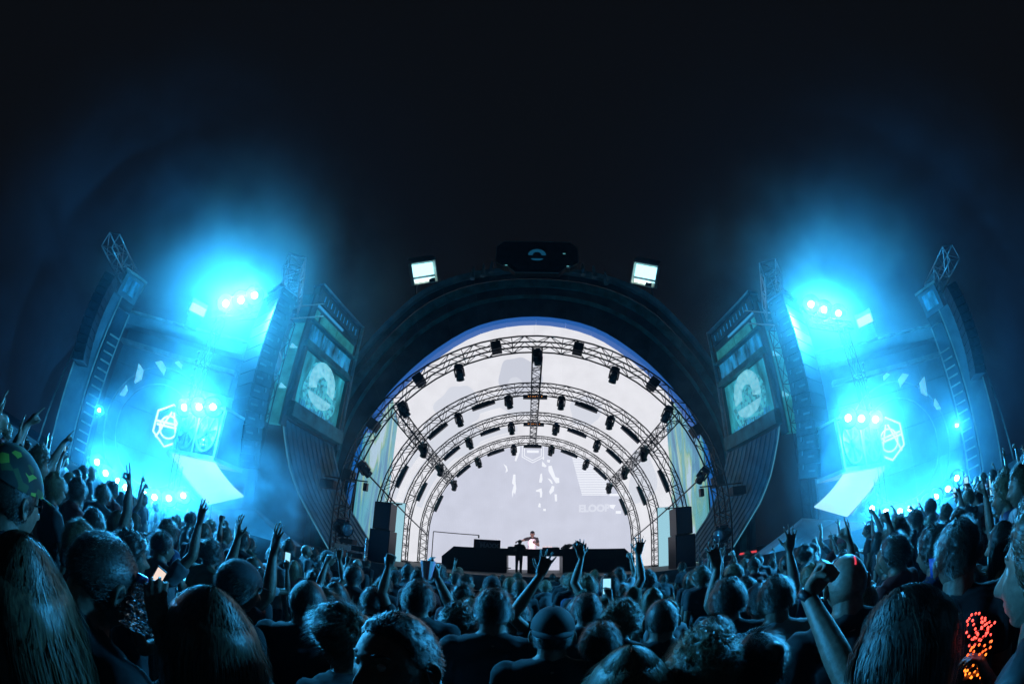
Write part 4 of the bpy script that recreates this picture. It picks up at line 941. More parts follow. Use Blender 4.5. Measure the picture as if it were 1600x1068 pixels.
def hand(b,W,fd,pn,sg,pose,sc=1.0):
    fd=fd.normalized(); pn=(pn-fd*pn.dot(fd)).normalized(); wa=fd.cross(pn)*sg; k=sc
    offs=(.030,.010,-.011,-.030); ln=(.92,1.0,.95,.76)
    for i,o in enumerate(offs):
        K=W+fd*.092*k*(1-.04*abs(i-1))+wa*o*k; b.cap(W+fd*.012*k+wa*o*.62*k,K,.0165*k,.0125*k,8)
        cu={'open':(.12,.12,.1),'relax':(.35,.5,.4),'fist':(1.45,1.6,1.0),'cup':(.55,.75,.55),'point':(.05,.05,.05) if i==0 else (1.45,1.6,1.0),'horns':(.05,.08,.05) if i in(0,3) else (1.4,1.6,1.0)}[pose]
        sp=(.16-.105*i)*(2.3 if pose=='open' else 1)*(0 if pose in('fist','cup') else 1)
        d=(fd+wa*sp).normalized(); p=K; ang=0
        for j,(L_,r_) in enumerate(((.043,.0098),(.027,.0088),(.021,.0078))):
            ang+=cu[j]; dd=(d*math.cos(ang)+pn*math.sin(ang)).normalized(); q=p+dd*L_*ln[i]*k; b.cap(p,q,r_*k,r_*.9*k,8); p=q
    tb=W+fd*.028*k+wa*.026*k+pn*.008*k; d1=(fd*.62+wa*.72+pn*.28).normalized() if pose in('open','relax','point') else (fd*.6+wa*.35+pn*.75).normalized()
    q=tb+d1*.046*k; b.cap(W+fd*.01*k+wa*.014*k,tb,.017*k,.0145*k,8); b.cap(tb,q,.0135*k,.0115*k,8)
    d2=(d1+fd*.45-(wa*.2 if pose not in('open',) else wa*0)).normalized() if pose in('open','relax','point') else (d1*.6+pn*.25-wa*.75).normalized()
    b.cap(q,q+d2*.036*k,.0110*k,.0092*k,8)
# body: arms given as (elbow, wrist, hand dir, palm normal, pose) per side (-1 left, +1 right), local metres, facing +Y, 1.75 m tall
def default_arm(sg,kind,rr):
    S_=Vector((sg*.185,0,1.425)); V=Vector
    def mk(u,f,hd,pn,ps):
        E=S_+V(u).normalized()*.29; Wr=E+V(f).normalized()*.25; return (E,Wr,V(hd) if hd else V(f),V(pn),ps)
    j=lambda a: rr.uniform(-a,a)
    if kind=='down': return mk((sg*.16,-.05,-1),(sg*-.05,.35,-1),None,(-sg,0,0),'relax')
    if kind=='fold': return mk((sg*.25,.25,-1),(-sg*.55,.8,.25),None,(0,-.3,1),'relax')
    if kind=='up': return mk((sg*.45,.35,.8),(sg*-.1+j(.2),.1,1),(j(.2),.0,1),(0,1,0),'open')
    if kind=='fist': return mk((sg*.5,.35,.75),(sg*-.15,.15,1),None,(0,1,0),'fist')
    if kind=='point': return mk((sg*.35,.4,.8),(j(.1),.35,1),(0,.5,1),(0,1,-.2),'point')
    if kind=='horns': return mk((sg*.4,.3,.8),(sg*.1,.1,1),None,(0,1,0),'horns')
    if kind=='phone': return mk((sg*.3,.75,.1),(-sg*.35,.25,1),None,(-sg*.5,1,0),'cup')
def build_body(fem,arms,voxel,Hm,nu,nv,hs=1.0):
    V=Vector; k=.90 if fem else 1.0; b=MB(); sh=.185*k
    ex=lambda v: V((v[0]*k if abs(v[0])<.3 else v[0],v[1],v[2]))
    # torso / legs skin core
    b.ell((0,0,1.27),(.150*k,.10,.20)); b.ell((0,0,1.03),(.135*k,.095,.17)); b.ell((0,0,.93),(.155,.105,.12))
    b.cap((-.13*k,0,1.42),(.13*k,0,1.42),.05,.05); b.cap((0,-.012,1.40),Hm@V((0,-.022,-.05)),.070*k,.060*k,14); b.cap((-.12*k,-.01,1.43),(-.02,-.015,1.50),.045,.05); b.cap((.12*k,-.01,1.43),(.02,-.015,1.50),.045,.05); b.ell(Hm@V((0,-.015,-.02)),(.062,.072,.075))
    for s_ in(-1,1):
        E,Wr,hd,pn,ps=arms[s_]; A=V((s_*sh,0,1.425))
        b.cap(A,E,.050*k,.040*k); b.cap(E,E.lerp(Wr,.35),.040*k,.043*k); b.cap(E.lerp(Wr,.35),Wr,.043*k,.026*k); b.cap(Wr,Wr+hd.normalized()*.03,.026*k,.022*k)
        hand(b,Wr+hd.normalized()*.012,hd,pn,s_ if True else 1,ps,(.98 if not fem else .9)*(1.08 if voxel>.008 else 1))
        b.cap((s_*.09,0,.92),(s_*.10,.01,.50),.078,.052); b.cap((s_*.10,.01,.50),(s_*.10,-.01,.09),.052,.036); b.cap((s_*.10,-.04,.045),(s_*.11,.12,.035),.036,.03)
    body=ev(b,voxel,2 if voxel<.008 else 1)
    hb=MB(); head_mb(hb,Hm,nu,nv); me=hb.mesh('h',[],True)
    import bmesh
    bm=bmesh.new(); bm.from_mesh(body); bm.from_mesh(me); bm.to_mesh(body); bm.free(); bpy.data.meshes.remove(me)
    body.polygons.foreach_set('use_smooth',[True]*len(body.polygons)); body.update()
    # shirt
    b=MB()
    b.ell((0,-.008,1.375),(.135*k,.112,.10)); b.ell((0,0,1.28),(.180*k,.128,.19)); b.ell((0,.005,1.05),(.165*k,.120,.20)); b.ell((0,0,.93),(.180,.128,.10)); b.cap((-.135*k,0,1.415),(.135*k,0,1.415),.068,.068)
    b.cap((-.12*k,-.01,1.445),(-.01,-.015,1.487),.058,.066); b.cap((.12*k,-.01,1.445),(.01,-.015,1.487),.058,.066)
    for s_ in(-1,1):
        E=arms[s_][0]; A=V((s_*sh,0,1.425)); e=A.lerp(E,.62); b.cap(A-V((s_*.02,0,0)),A,.066*k,.067*k); b.tube(A,e,.067*k,.062*k,14)
    shirt=ev(b,max(.011,voxel*1.4),3)
    fold(shirt)
    b=MB(); b.ell((0,0,.90),(.172,.122,.13))
    for s_ in(-1,1): b.cap((s_*.092,0,.88),(s_*.102,.01,.50),.098,.072); b.cap((s_*.102,.01,.50),(s_*.102,-.01,.10),.072,.058)
    tr=ev(b,.022,1)
    b=MB()
    for s_ in(-1,): pass
    b1=MB(); b1.cap((-.102,-.05,.045),(-.112,.15,.04),.045,.042,10); b2=MB(); b2.cap((.102,-.05,.045),(.112,.15,.04),.045,.042,10)
    return body,shirt,tr,b1.mesh('shoe',M_SHOE,True),b2.mesh('shoe',M_SHOE,True)
def fold(me):
    n=len(me.vertices); co=[0.0]*(3*n); me.vertices.foreach_get('co',co); no=[0.0]*(3*n); me.vertices.foreach_get('normal',no) if hasattr(me.vertices[0],'normal') else None
    for i in range(n):
        x,y,z=co[3*i:3*i+3]; k=.015*(noise.noise(Vector((x*7,y*7,z*16)))+.6*noise.noise(Vector((x*22+z*9,y*22,z*12-x*8))))
        nn=no[3*i:3*i+3]
        for a in range(3): co[3*i+a]+=nn[a]*k
    me.vertices.foreach_set('co',co); me.update()
def Hmat(yaw=0,pitch=0,roll=0): return Matrix.Translation((0,.012,1.522))@Matrix.Rotation(yaw,4,'Z')@Matrix.Rotation(pitch,4,'X')@Matrix.Rotation(roll,4,'Y')@Matrix.Translation((0,.012,.098))
def phone_mesh():
    b=MB(); b.box((0,0,0),(.075,.009,.155)); c=b.mesh('case',M_BLK); b=MB(); b.box((0,-.0055,0),(.068,.002,.145)); s_=b.mesh('screen_face',emis('phone_screen',(.35,.8,1),1.1)); b=MB(); b.box((0,-.0055,0),(.068,.002,.145)); s3=b.mesh('screen_face',emis('phone_screen_warm',(1,.5,.38),1.2)); return c,s_,s3
PH=phone_mesh()
SKINS=[M_SKIN,M_SKIN2]
def assemble(loc,rz,sc,meshes,hairm,hairmat,shirtmat,label,group,extra=None):
    t=thing('person',loc,label,'person',group,rz); t.scale=(sc,)*3
    body,shirt,tr,s1,s2_=meshes
    o=link('body',body,t); o2=link('shirt',shirt,t); link('trousers',tr,t); link('shoe',s1,t); link('shoe',s2_,t)
    for ob,m in((o2,shirtmat),):
        if len(ob.data.materials)==0: ob.data.materials.append(SHIRT['black'])
        ob.material_slots[0].link='OBJECT'; ob.material_slots[0].material=m
    if hairm is not None:
        h=link('hair',hairm,t); 
        if len(hairm.materials)==0: hairm.materials.append(M_HDARK)
        h.material_slots[0].link='OBJECT'; h.material_slots[0].material=hairmat
    return t
def finish(meshes,skin=None):
    meshes[0].materials.clear(); meshes[0].materials.append(skin or M_SKIN)
    if len(meshes[1].materials)==0: meshes[1].materials.append(SHIRT['black'])
    meshes[2].materials.clear(); meshes[2].materials.append(M_TR)
    for m in meshes[1:3]: m.polygons.foreach_set('use_smooth',[True]*len(m.polygons))
    return meshes
def hair_mesh(sty,Hm,hero=False,seed_=0,length=.38,n=None):
    b=MB(); nu,nv=(72,54) if hero else (34,26); hair_mb(b,Hm,sty,nu,nv,seed_,length)
    if not hero: strands(b,Hm,sty,{'long':2200,'bob':1800,'curly':2400}.get(sty,2200),seed_,length)
    if hero: strands(b,Hm,sty,n or {'long':6500,'bob':5000,'curly':4200,'buzz':3600,'fade':3000}.get(sty,3200),seed_,length)
    return b.mesh('hair',[M_HDARK,M_GLINT],True)
def cap_obj(Hm,t,m,brim_yaw=0):
    b=MB(); V=[];F=[];nu=28;nv=10
    for j in range(nv+1):
        v=R(88)*j/nv
        for i in range(nu):
            d=sdir(2*math.pi*i/nu,v+.001); p=Vector((d[0]*.094,d[1]*.113,.035+d[2]*.105)); V.append(Hm@p)
    for j in range(nv):
        for i in range(nu): a,c=j*nu+i,j*nu+(i+1)%nu; F.append((a,a+nu,c+nu,c))
    b.add(V,F); br=[(math.sin(R(a))*.085,.085+.075*math.cos(R(a))) for a in range(-90,91,15)]
    B=Matrix.Rotation(brim_yaw,4,'Z'); n=len(br); V=[Hm@B@Vector((x,y,.038-.25*max(0,y-.1)**1)) for x,y in br]+[Hm@B@Vector((x,y,.033-.25*max(0,y-.1))) for x,y in br]
    b.add(V,[tuple(range(n)),tuple(range(n,2*n))[::-1]]+[(i,i+n,i+n+1,i+1) for i in range(n-1)]); b.ell(Hm@Vector((0,0,.14)),(.008,.008,.005),None,8,6)
    return b.obj('cap',m,t,True)

# ---- prototypes for the crowd ----
prr=random.Random(5); HM0=Hmat(0,R(4)); PRO={}
for fem in(0,1):
    for nm,l,r_ in (('arms down','down','down'),('arms folded','fold','fold'),('right hand raised','down','up'),('both arms raised','up','up'),('right fist raised','fold','fist'),('left arm pointing up','point','down'),('right hand making horns','down','horns'),('phone held up','fold','phone')):
        if fem and nm in('right fist raised','arms folded'): continue
        PRO[(fem,nm)]=finish(build_body(fem,{-1:default_arm(-1,l,prr),1:default_arm(1,r_,prr)},.0105,HM0,36,28),M_SKIN if prr.random()<.6 else M_SKIN2)
HAIR={s_:hair_mesh(s_,HM0,False,i*3.1) for i,s_ in enumerate(HSTY) if s_!='receding'}
HNAME={'buzz':'cropped','short':'short','quiff':'swept-up','fade':'faded','curly':'curly','long':'long','bob':'chin-length','tied':'tied-back'}
taken=[]; used=set(); CAPM=None
LM=[(-90,'outer left tower'),(-62,'left ladder strip'),(-54,'left hexagon logo'),(-47.5,'left fan box'),(-42,'left line array'),(-37,'left curved ramp'),(-27,'left arch foot'),(-20,'left speaker stack'),(-15,'left booth riser'),(-4,'DJ table'),(4.5,'right booth riser'),(15,'right speaker stack'),(22,'right arch foot'),(28,'right curved ramp'),(37,'right line array'),(43,'right fan box'),(48,'right hexagon logo'),(54,'right ladder strip'),(62,'outer right tower')]
def where(p):
    az=math.degrees(math.atan2(p.x,p.y)); D=math.hypot(p.x,p.y); lm=[n_ for a,n_ in LM if az>=a][-1] if az>-90 else LM[0][1]
    dn='close' if D<3.2 else 'fairly close' if D<4.6 else 'mid crowd' if D<6.6 else 'far crowd' if D<8.8 else 'front row'
    return dn+' near '+lm
def crowd_person(x,y,rr,raise_p=.22):
    if any((x-a)**2+(y-b_)**2<.36**2 for a,b_ in taken): return
    fem=rr.random()<.36; D=math.hypot(x,y)
    ks=[k[1] for k in PRO if k[0]==int(fem)]; up=[k for k in ks if 'raised' in k or 'up' in k or 'horns' in k]; dn=[k for k in ks if k not in up]
    for _ in range(60):
        pose=rr.choice(up if rr.random()<raise_p else dn)
        sty=rr.choice(['long','long','bob','tied','curly'] if fem else ['short','short','short','quiff','fade','curly','buzz','short','quiff','capped','capped','bald'] if rr.random()<.7 else ['short','quiff','fade','curly']); hc=rr.choice(['dark','dark','brown','blond'])
        st=rr.choice(['black','black','black','charcoal','charcoal','navy','grey','olive','white','red'])
        hn='bald man' if sty=='bald' else 'man in a %s cap'%hc.replace('blond','pale').replace('brown','red') if sty=='capped' else '%s, %s %s hair'%('woman' if fem else 'man',HNAME[sty],hc)
        lab='%s, %s top, %s, %s'%(hn,st,pose,where(Vector((x,y,0))))
        if lab not in used: break
    used.add(lab); taken.append((x,y))
    Hh=(rr.uniform(1.50,1.66) if fem else rr.uniform(1.62,1.80)); Hh=Hh if D>2.6 else min(Hh,1.62); sc=Hh/1.752
    rz=-math.atan2(SX-x,17-y)+rr.gauss(0,.28)
    M_=PRO[(int(fem),pose)]
    t=assemble((x,y,0),rz,sc,M_,None if sty=='bald' else HAIR['short' if sty=='capped' else sty],{'dark':M_HDARK,'brown':M_HBRN,'blond':M_HBLD}[hc],SHIRT[st],lab,'people in the crowd')
    if sty=='capped':
        global CAPM
        if CAPM is None: c_=cap_obj(HM0,t,M_HDARK); CAPM=c_.data
        else: c_=link('cap',CAPM,t)
        c_.material_slots[0].link='OBJECT'; c_.material_slots[0].material={'dark':SHIRT['black'],'brown':SHIRT['red'],'blond':SHIRT['grey']}[hc]
    if pose=='phone held up':
        E,Wr,hd,pn,ps=default_arm(1,'phone',random.Random(1)); p=Vector(t.location)+Matrix.Rotation(rz,3,'Z')@((Wr+hd.normalized()*.10+Vector((-.01,.02,.03)))*sc)
        ph=thing('phone',p,'phone of the '+lab.replace(', phone held up','').replace(' top,',',').replace(', ',' '),'phone','phones held up in the crowd',rz); link('case',PH[0],ph); link('screen_face',PH[1] if rr.random()<.75 else PH[2],ph)
        ph['label']=' '.join(ph['label'].split()[:16])

# ================= PEOPLE CLOSE TO THE CAMERA =================
def hero(px,py,D,turn,head,sty,hc,shirt,label,arms=None,fem=0,length=.38,voxel=.0065,skin=None,hz_=None,nst=None,seed_=1,zoff=0):
    top=PXD(px,py,D); az=math.atan2(top.x,top.y); rz=-az+R(turn); sc=(top.z+zoff)/1.755; Hm=Hmat(*[R(k) for k in head])
    loc=Vector((top.x,top.y,0)); iR=Matrix.Rotation(-rz,3,'Z'); A={}
    for sg in(-1,1):
        a=(arms or {}).get(sg,'down')
        if isinstance(a,str): A[sg]=default_arm(sg,a,random.Random(seed_))
        else:
            E,Wr,T=[iR@((PXD(*q)-loc))/sc for q in a[:3]]; A[sg]=(E,Wr,(T-Wr),iR@Vector(a[3]),a[4])
    M_=finish(build_body(fem,A,voxel,Hm,84,66),skin or M_SKIN)
    used.add(label); taken.append((top.x,top.y))
    hm=None if sty=='bald' else hair_mesh(sty,Hm,True,seed_,length,nst)
    t=assemble(loc,rz,sc,M_,hm,{'dark':M_HDARK,'brown':M_HBRN,'blond':M_HBLD}[hc],SHIRT[shirt],label,'people in the crowd')
    for s_ in(-1,1):
        b=MB(); b.ell(Hm@Vector((s_*.031,.071,.012)),(.0125,.0125,.0125),None,12,8); b.obj('eye',mat('eyeball',(.55,.52,.5),.15,0,0),t,True)
    for s_ in(-1,1):
        b=MB(); b.path([Hm@Vector((s_*(.014+.034*i/5),.0885-.016*(i/5)**2,.032+.006*math.sin(math.pi*i/6))) for i in range(6)],[.002,.004,.0045,.004,.003,.001],6); b.obj('eyebrow',{'dark':M_HDARK,'brown':M_HBRN,'blond':M_HBLD}[hc],t,True)
    return t,loc,rz,sc,Hm
def onperson(h,p): t,loc,rz,sc,Hm=h; return loc+Matrix.Rotation(rz,3,'Z')@(Vector(p)*sc)
def held(name,p,label,cat,group=None,rz=0): return thing(name,p,label,cat,group,rz)
# far left long haired woman
hero(42,838,.82,-10,(0,8,0),'long','brown','black','woman with long straight brown hair filling the lower left corner, seen from behind',fem=1,length=.55,seed_=11)
# man looking down to the right
hero(134,795,1.02,-62,(0,-26,0),'buzz','dark','black','man with cropped hair looking down to the right, beside the long-haired woman at far left',seed_=12)
# camo cap man
h=hero(24,694,1.35,-58,(0,0,0),'buzz','dark','black','man in a leaf-patterned camouflage cap and dark sunglasses at the far left edge',seed_=13,voxel=.008)
M_CAMO=mat('camouflage_cloth',(.05,.06,.02),.8,0,0)
n=M_CAMO.node_tree; vo=n.nodes.new('ShaderNodeTexVoronoi'); vo.inputs['Scale'].default_value=34; tc=n.nodes.new('ShaderNodeTexCoord'); n.links.new(tc.outputs['Object'],vo.inputs['Vector']); cr=n.nodes.new('ShaderNodeValToRGB'); cr.color_ramp.interpolation='CONSTANT'
for p,c in((0,(.006,.008,.006)),(.42,(.16,.20,.02)),(.62,(.03,.045,.012)),(.8,(.008,.01,.008))):
    e=cr.color_ramp.elements.new(p); e.color=c+(1,)
sx=n.nodes.new('ShaderNodeSeparateColor'); n.links.new(vo.outputs['Color'],sx.inputs[0]); n.links.new(sx.outputs[0],cr.inputs[0]); n.links.new(cr.outputs[0],n.nodes['Principled BSDF'].inputs['Base Color'])
cap_obj(h[4],h[0],M_CAMO)
def glasses(h,m,frames_only=False):
    t,loc,rz,sc,Hm=h; b=MB()
    for s_ in(-1,1):
        ring=[Hm@Vector((s_*.031+.025*math.cos(u),.088,.010+.020*math.sin(u))) for u in [2*math.pi*i/16 for i in range(16)]]
        b.path(ring,.0022,5,True)
        if not frames_only: b.add(ring,[tuple(range(16))])
        b.path([Hm@Vector((s_*.056,.086,.014)),Hm@Vector((s_*.079,.05,.014)),Hm@Vector((s_*.083,-.01,.010))],.0022,5)
    b.tube(Hm@Vector((-.008,.09,.014)),Hm@Vector((.008,.09,.014)),.002); b.obj('glasses',m,t)
glasses(h,mat('sunglass_black',(.01,.01,.012),.1,.2,0))
# raised arm with horns at the left
hero(150,792,3.0,0,(0,4,0),'short','dark','black','man with his right hand thrown up in front of the left hexagon logo lamps',arms={1:((199,800,3.0),(202,764,3.0),(201,722,3.0),(-.3,-1,0),'horns')},voxel=.008,seed_=14)
# woman with bottle arm
h5=hero(335,920,.95,14,(0,4,0),'long','brown','charcoal','woman with long smooth brown hair and an earring, face turned slightly to the left',fem=1,length=.42,seed_=15)
b=MB(); b.ell(h5[4]@Vector((-.083,.0,-.045)),(.005,.005,.012),None,8,6); b.obj('earring',mat('silver',(.8,.8,.82),.15,1,0),h5[0],True)
hb=hero(292,1075,1.05,0,(0,0,0),'bob','dark','black','short dark-haired woman mostly below the picture edge, raising a crumpled bottle and a phone',arms={-1:((286,1090,.98),(250,988,.97),(242,925,.97),(-.6,.7,0),'relax')},fem=1,seed_=16)
# crumpled bottle
P0=PXD(212,985,1.0); P1=PXD(222,905,1.02); t=held('plastic_bottle',P0,'crumpled clear plastic bottle glinting blue, held up at the left','bottle')
ax=(P1-P0); L=ax.length; q=ax.to_track_quat('Z','Y').to_matrix(); rr=random.Random(3)
M_PET=bpy.data.materials.new('clear_plastic'); M_PET.use_nodes=True; pb_=M_PET.node_tree.nodes['Principled BSDF']; pb_.inputs['Roughness'].default_value=.05; pb_.inputs['Transmission Weight'].default_value=.9; pb_.inputs['IOR'].default_value=1.5; pb_.inputs['Base Color'].default_value=(.7,.85,.9,1)
V=[];F=[];nu,nv=26,22
for j in range(nv+1):
    t_=j/nv; r0=.034 if t_<.68 else .034-(t_-.68)/.32*.021
    if j==0: r0=.02
    for i in range(nu):
        u=2*math.pi*i/nu; c_=.012*noise.cell(Vector((i*.6+j*.35,j*.75,1)))*(1 if t_<.8 else .1); V.append(q@Vector(((r0+c_)*math.cos(u),(r0+c_)*math.sin(u),L*t_*.93)))
for j in range(nv):
    for i in range(nu): a,c=j*nu+i,j*nu+(i+1)%nu; F.append((a,c,c+nu,a+nu))
F.append(tuple(range(nu))[::-1]); b=MB(); b.add(V,F); b.obj('shell',M_PET,t)
b=MB(); b.lathe([(.0155,0),(.0155,.018),(.013,.021)],Matrix.Translation(q@Vector((0,0,L*.93)))@q.to_4x4(),14); b.obj('screw_cap',mat('blue_plastic',(.08,.2,.5),.3,0,0),t)
c=PXD(247,902,1.06); ph=held('phone',c,'phone with a bright pinkish white screen behind the crumpled bottle','phone',None,R(52)); ph.rotation_euler=(0,R(24),R(45)); ph.scale=(.34,1,.36); link('case',PH[0],ph)
b=MB(); b.box((0,-.0062,0),(.068,.002,.14)); b.obj('screen_face',emis('phone_white_glow',(1,.78,.66),.95),ph)
# black cap man
h=hero(368,872,1.95,-64,(0,-4,0),'short','dark','black','man in a black peaked cap facing right, behind the brown-haired woman',voxel=.008,seed_=17); cap_obj(h[4],h[0],mat('black_cap_cloth',(.012,.012,.014),.8,0,.3,20))
hero(482,901,1.95,-16,(0,2,0),'buzz','dark','black','man with a close buzz cut and broad black shoulders left of centre',seed_=18,voxel=.008)
hero(548,946,1.42,50,(0,-6,0),'quiff','brown','black','man with swept up hair, cheek lit blue, just left of the nearest bald-browed man',seed_=19)
hero(640,951,.93,138,(0,0,4),'receding','dark','black','nearest man at bottom centre, balding brow, face turned left and down with closed eyes',seed_=20,voxel=.0055,nst=1800)
hero(655,903,2.5,0,(0,3,0),'short','dark','charcoal','man with short dark round hair in front of the boom stand',seed_=21,voxel=.008)
hero(583,915,3.3,0,(0,3,0),'short','dark','black','man raising a braceleted fist in front of the left speaker stack',arms={1:((597,925,3.25),(607,886,3.25),(612,866,3.25),(-.3,1,0),'fist')},voxel=.009,seed_=22)
hp=hero(716,945,2.7,0,(0,3,0),'curly','brown','navy','person raising a cup beside the thin boom stand, curly hair',arms={-1:((706,950,2.8),(683,902,2.9),(670,878,2.9),(.4,1,0),'cup')},voxel=.009,seed_=23)
c=PXD(668,889,2.88); t=held('striped_cup',c,'pink and white striped paper cup raised beside the boom stand','cup')
for j in range(12):
    a0,a1=2*math.pi*j/12,2*math.pi*(j+1)/12; b=MB(); V=[(.03*math.cos(a0),.03*math.sin(a0),-.07),(.03*math.cos(a1),.03*math.sin(a1),-.07),(.052*math.cos(a1),.052*math.sin(a1),.06),(.052*math.cos(a0),.052*math.sin(a0),.06)]; b.add(V,[(0,1,2,3)]); b.obj('stripe',mat('pink_card',(.8,.25,.35),.5,0,0) if j%2 else mat('white_card',(.8,.7,.72),.5,0,0),t)
hero(772,917,2.1,0,(0,4,0),'fade','dark','charcoal','broad man in a charcoal tee with faded sides, in front of the left booth riser',seed_=24,voxel=.008)
hero(806,936,2.75,0,(0,8,0),'short','dark','black','man stretching an open right palm up across the booth gap, silhouetted',arms={1:((800,962,2.6),(843,900,2.6),(856,868,2.6),(0,1,0),'open')},voxel=.0065,seed_=25)
h=hero(865,948,1.8,0,(0,4,0),'buzz','dark','black','man in a backwards dark cap and black top right of the bottom centre',seed_=26,voxel=.008); cap_obj(h[4],h[0],MATS['black_cap_cloth'],math.pi)
hero(918,924,2.75,0,(0,3,0),'short','dark','grey','man with short dark hair and thick neck right of the DJ, shoulders just visible',seed_=27,voxel=.009)
hero(970,942,2.5,-30,(0,2,0),'curly','blond','charcoal','woman with a curly blond bun right of the open raised palm',fem=1,seed_=28,voxel=.009)
hero(940,968,1.9,0,(0,3,0),'short','brown','black','brown haired man in black just right of the backwards cap',seed_=29,voxel=.008)
hero(986,1010,1.18,0,(0,6,0),'bob','blond','black','woman with smooth straight blond hair at the bottom edge, right of centre',fem=1,seed_=30)
hero(1035,932,2.15,5,(0,3,0),'buzz','dark','black','man with a round cropped head in a black tee right of centre',seed_=31,voxel=.008)
hero(1112,990,1.28,20,(0,-10,0),'curly','blond','white','person with thick wavy blond curls looking down, white collar, lower right of centre',seed_=32,nst=5200)
hero(1138,899,2.2,0,(0,3,0),'short','dark','black','man with short dark hair in black in front of the right speaker stack',seed_=33,voxel=.008)
h=hero(1214,897,2.1,16,(0,3,0),'fade','dark','white','man in a pale blue white tee with neat short hair, right of the speaker stack',seed_=34,voxel=.008)
hero(1190,985,1.35,30,(0,0,0),'tied','dark','black','woman with a dark tied back hairdo between the curly blond head and the raised fist',fem=1,seed_=35)
h=hero(1324,857,1.65,20,(0,2,0),'bald','dark','black','bald man in a black tee with a small red reflection on his head, right side',seed_=36)
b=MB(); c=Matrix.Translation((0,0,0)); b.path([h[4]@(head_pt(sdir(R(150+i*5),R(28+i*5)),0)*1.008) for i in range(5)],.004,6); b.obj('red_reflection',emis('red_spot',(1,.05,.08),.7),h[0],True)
hg=hero(1440,908,.92,74,(0,-8,0),'bob','dark','black','woman with bushy dark hair and round glasses in profile facing left, lower right',fem=1,seed_=37,voxel=.006,arms={-1:((1330,1075,1.0),(1262,930,1.2),(1290,890,1.2),(0,-1,.2),'fist')})
glasses(hg,mat('wire_frames',(.05,.05,.05),.3,.6,0),True)
hf=hero(1262,1010,1.5,0,(0,4,0),'short','dark','black','man raising a fist with a dark wristwatch, right of the blond curls',arms={1:((1212,1035,1.25),(1264,930,1.25),(1290,885,1.25),(.3,1,0),'fist')},seed_=38) if False else None
W0=PXD(1262,932,1.2)
t=held('wristwatch',W0,'black wristwatch on the raised fist at the lower right','watch'); d=(PXD(1290,890,1.2)-W0).to_track_quat('Z','Y').to_matrix().to_4x4(); b=MB(); b.lathe([(.031,-.012),(.033,0),(.031,.012)],d,20); b.obj('strap',M_BLK,t,True); b=MB(); b.lathe([(.018,0),(.018,.008),(.001,.009)],d@Matrix.Translation((0,-.036,0))@Matrix.Rotation(R(90),4,'X'),16); b.obj('watch_case',M_ALU,t,True)
hero(1496,808,1.5,8,(0,2,0),'fade','dark','black','man with sharply faded haircut and pale neck, black top, near the right edge',seed_=39)
hc_=hero(1462,814,2.2,56,(0,0,0),'short','dark','navy','man facing left just beyond the faded haircut, cup raised near his chin',arms={-1:((1440,925,2.1),(1461,905,2.15),(1464,880,2.15),(.3,-1,0),'cup')},seed_=40,voxel=.008)
c=PXD(1463,886,2.12); t=held('beer_cup',c,'blue plastic beer cup with pale beer, in front of the faded haircut man','cup'); b=MB(); b.lathe([(.028,-.06),(.042,.055),(.040,.055),(.03,.035)],n=18); b.obj('cup_wall',mat('blue_cup',(.03,.09,.35),.3,0,0),t,True); b=MB(); b.lathe([(.001,.048),(.039,.050),(.039,.047)],n=18); b.obj('beer',mat('beer_foam',(.8,.6,.35),.5,0,.1),t)
hero(1640,748,.88,78,(0,2,0),'short','brown','black','man in sharp left profile at the right edge, cheek and neck lit blue',seed_=41,voxel=.0055,nst=2200)
# red to orange light wand
c=PXD(1520,1010,1.02); t=held('light_wand',c,'glowing toy of red fairy lights fading to orange at the bottom right','light toy'); ux=PXD(1545,1010,1.02)-c; uz=PXD(1520,960,1.02)-c; ux.normalize(); uz.normalize()
rr=random.Random(8); k=.0016; wires=[]
for w_ in range(4):
    pts=[]
    for j in range(16):
        f=j/15; xx=(20-18*f+(w_-1.5)*9)*k*(1) + rr.uniform(-3,3)*k; zz=(42-92*f)*k; pts.append(ux*xx+uz*zz+Vector((0,rr.uniform(-.01,.01),0)))
    wires.append(pts)
loop=[ux*((8+20*math.cos(u))*k)+uz*((32+20*math.sin(u))*k) for u in [2*math.pi*i/18 for i in range(18)]]; wires.append(loop+[loop[0]])
for pts in wires:
    b=MB(); b.path(pts,.0012,5); b.obj('wire',mat('copper_wire',(.3,.05,.03),.4,.8,0),t)
    for j,p in enumerate(pts):
        f=(p.dot(uz)/k+50)/92; col='bulb_red' if f>.55 else ('bulb_orange' if f<.32 else 'bulb_amber')
        m=emis(col,{'bulb_red':(1,.07,.05),'bulb_amber':(1,.11,.02),'bulb_orange':(1,.2,.02)}[col],3.2)
        b=MB(); b.ell(p+Vector((rr.uniform(-.004,.004),0,rr.uniform(-.004,.004))),(.0034,.0034,.0034),None,8,6); b.obj('bulb',m,t,True)
hero(1560,1085,1.0,40,(0,0,0),'short','dark','black','man below the lower right edge holding the glowing light toy',arms={-1:((1560,1100,.98),(1545,1065,1.0),(1528,1020,1.02),(-.4,1,0),'cup')},seed_=43)

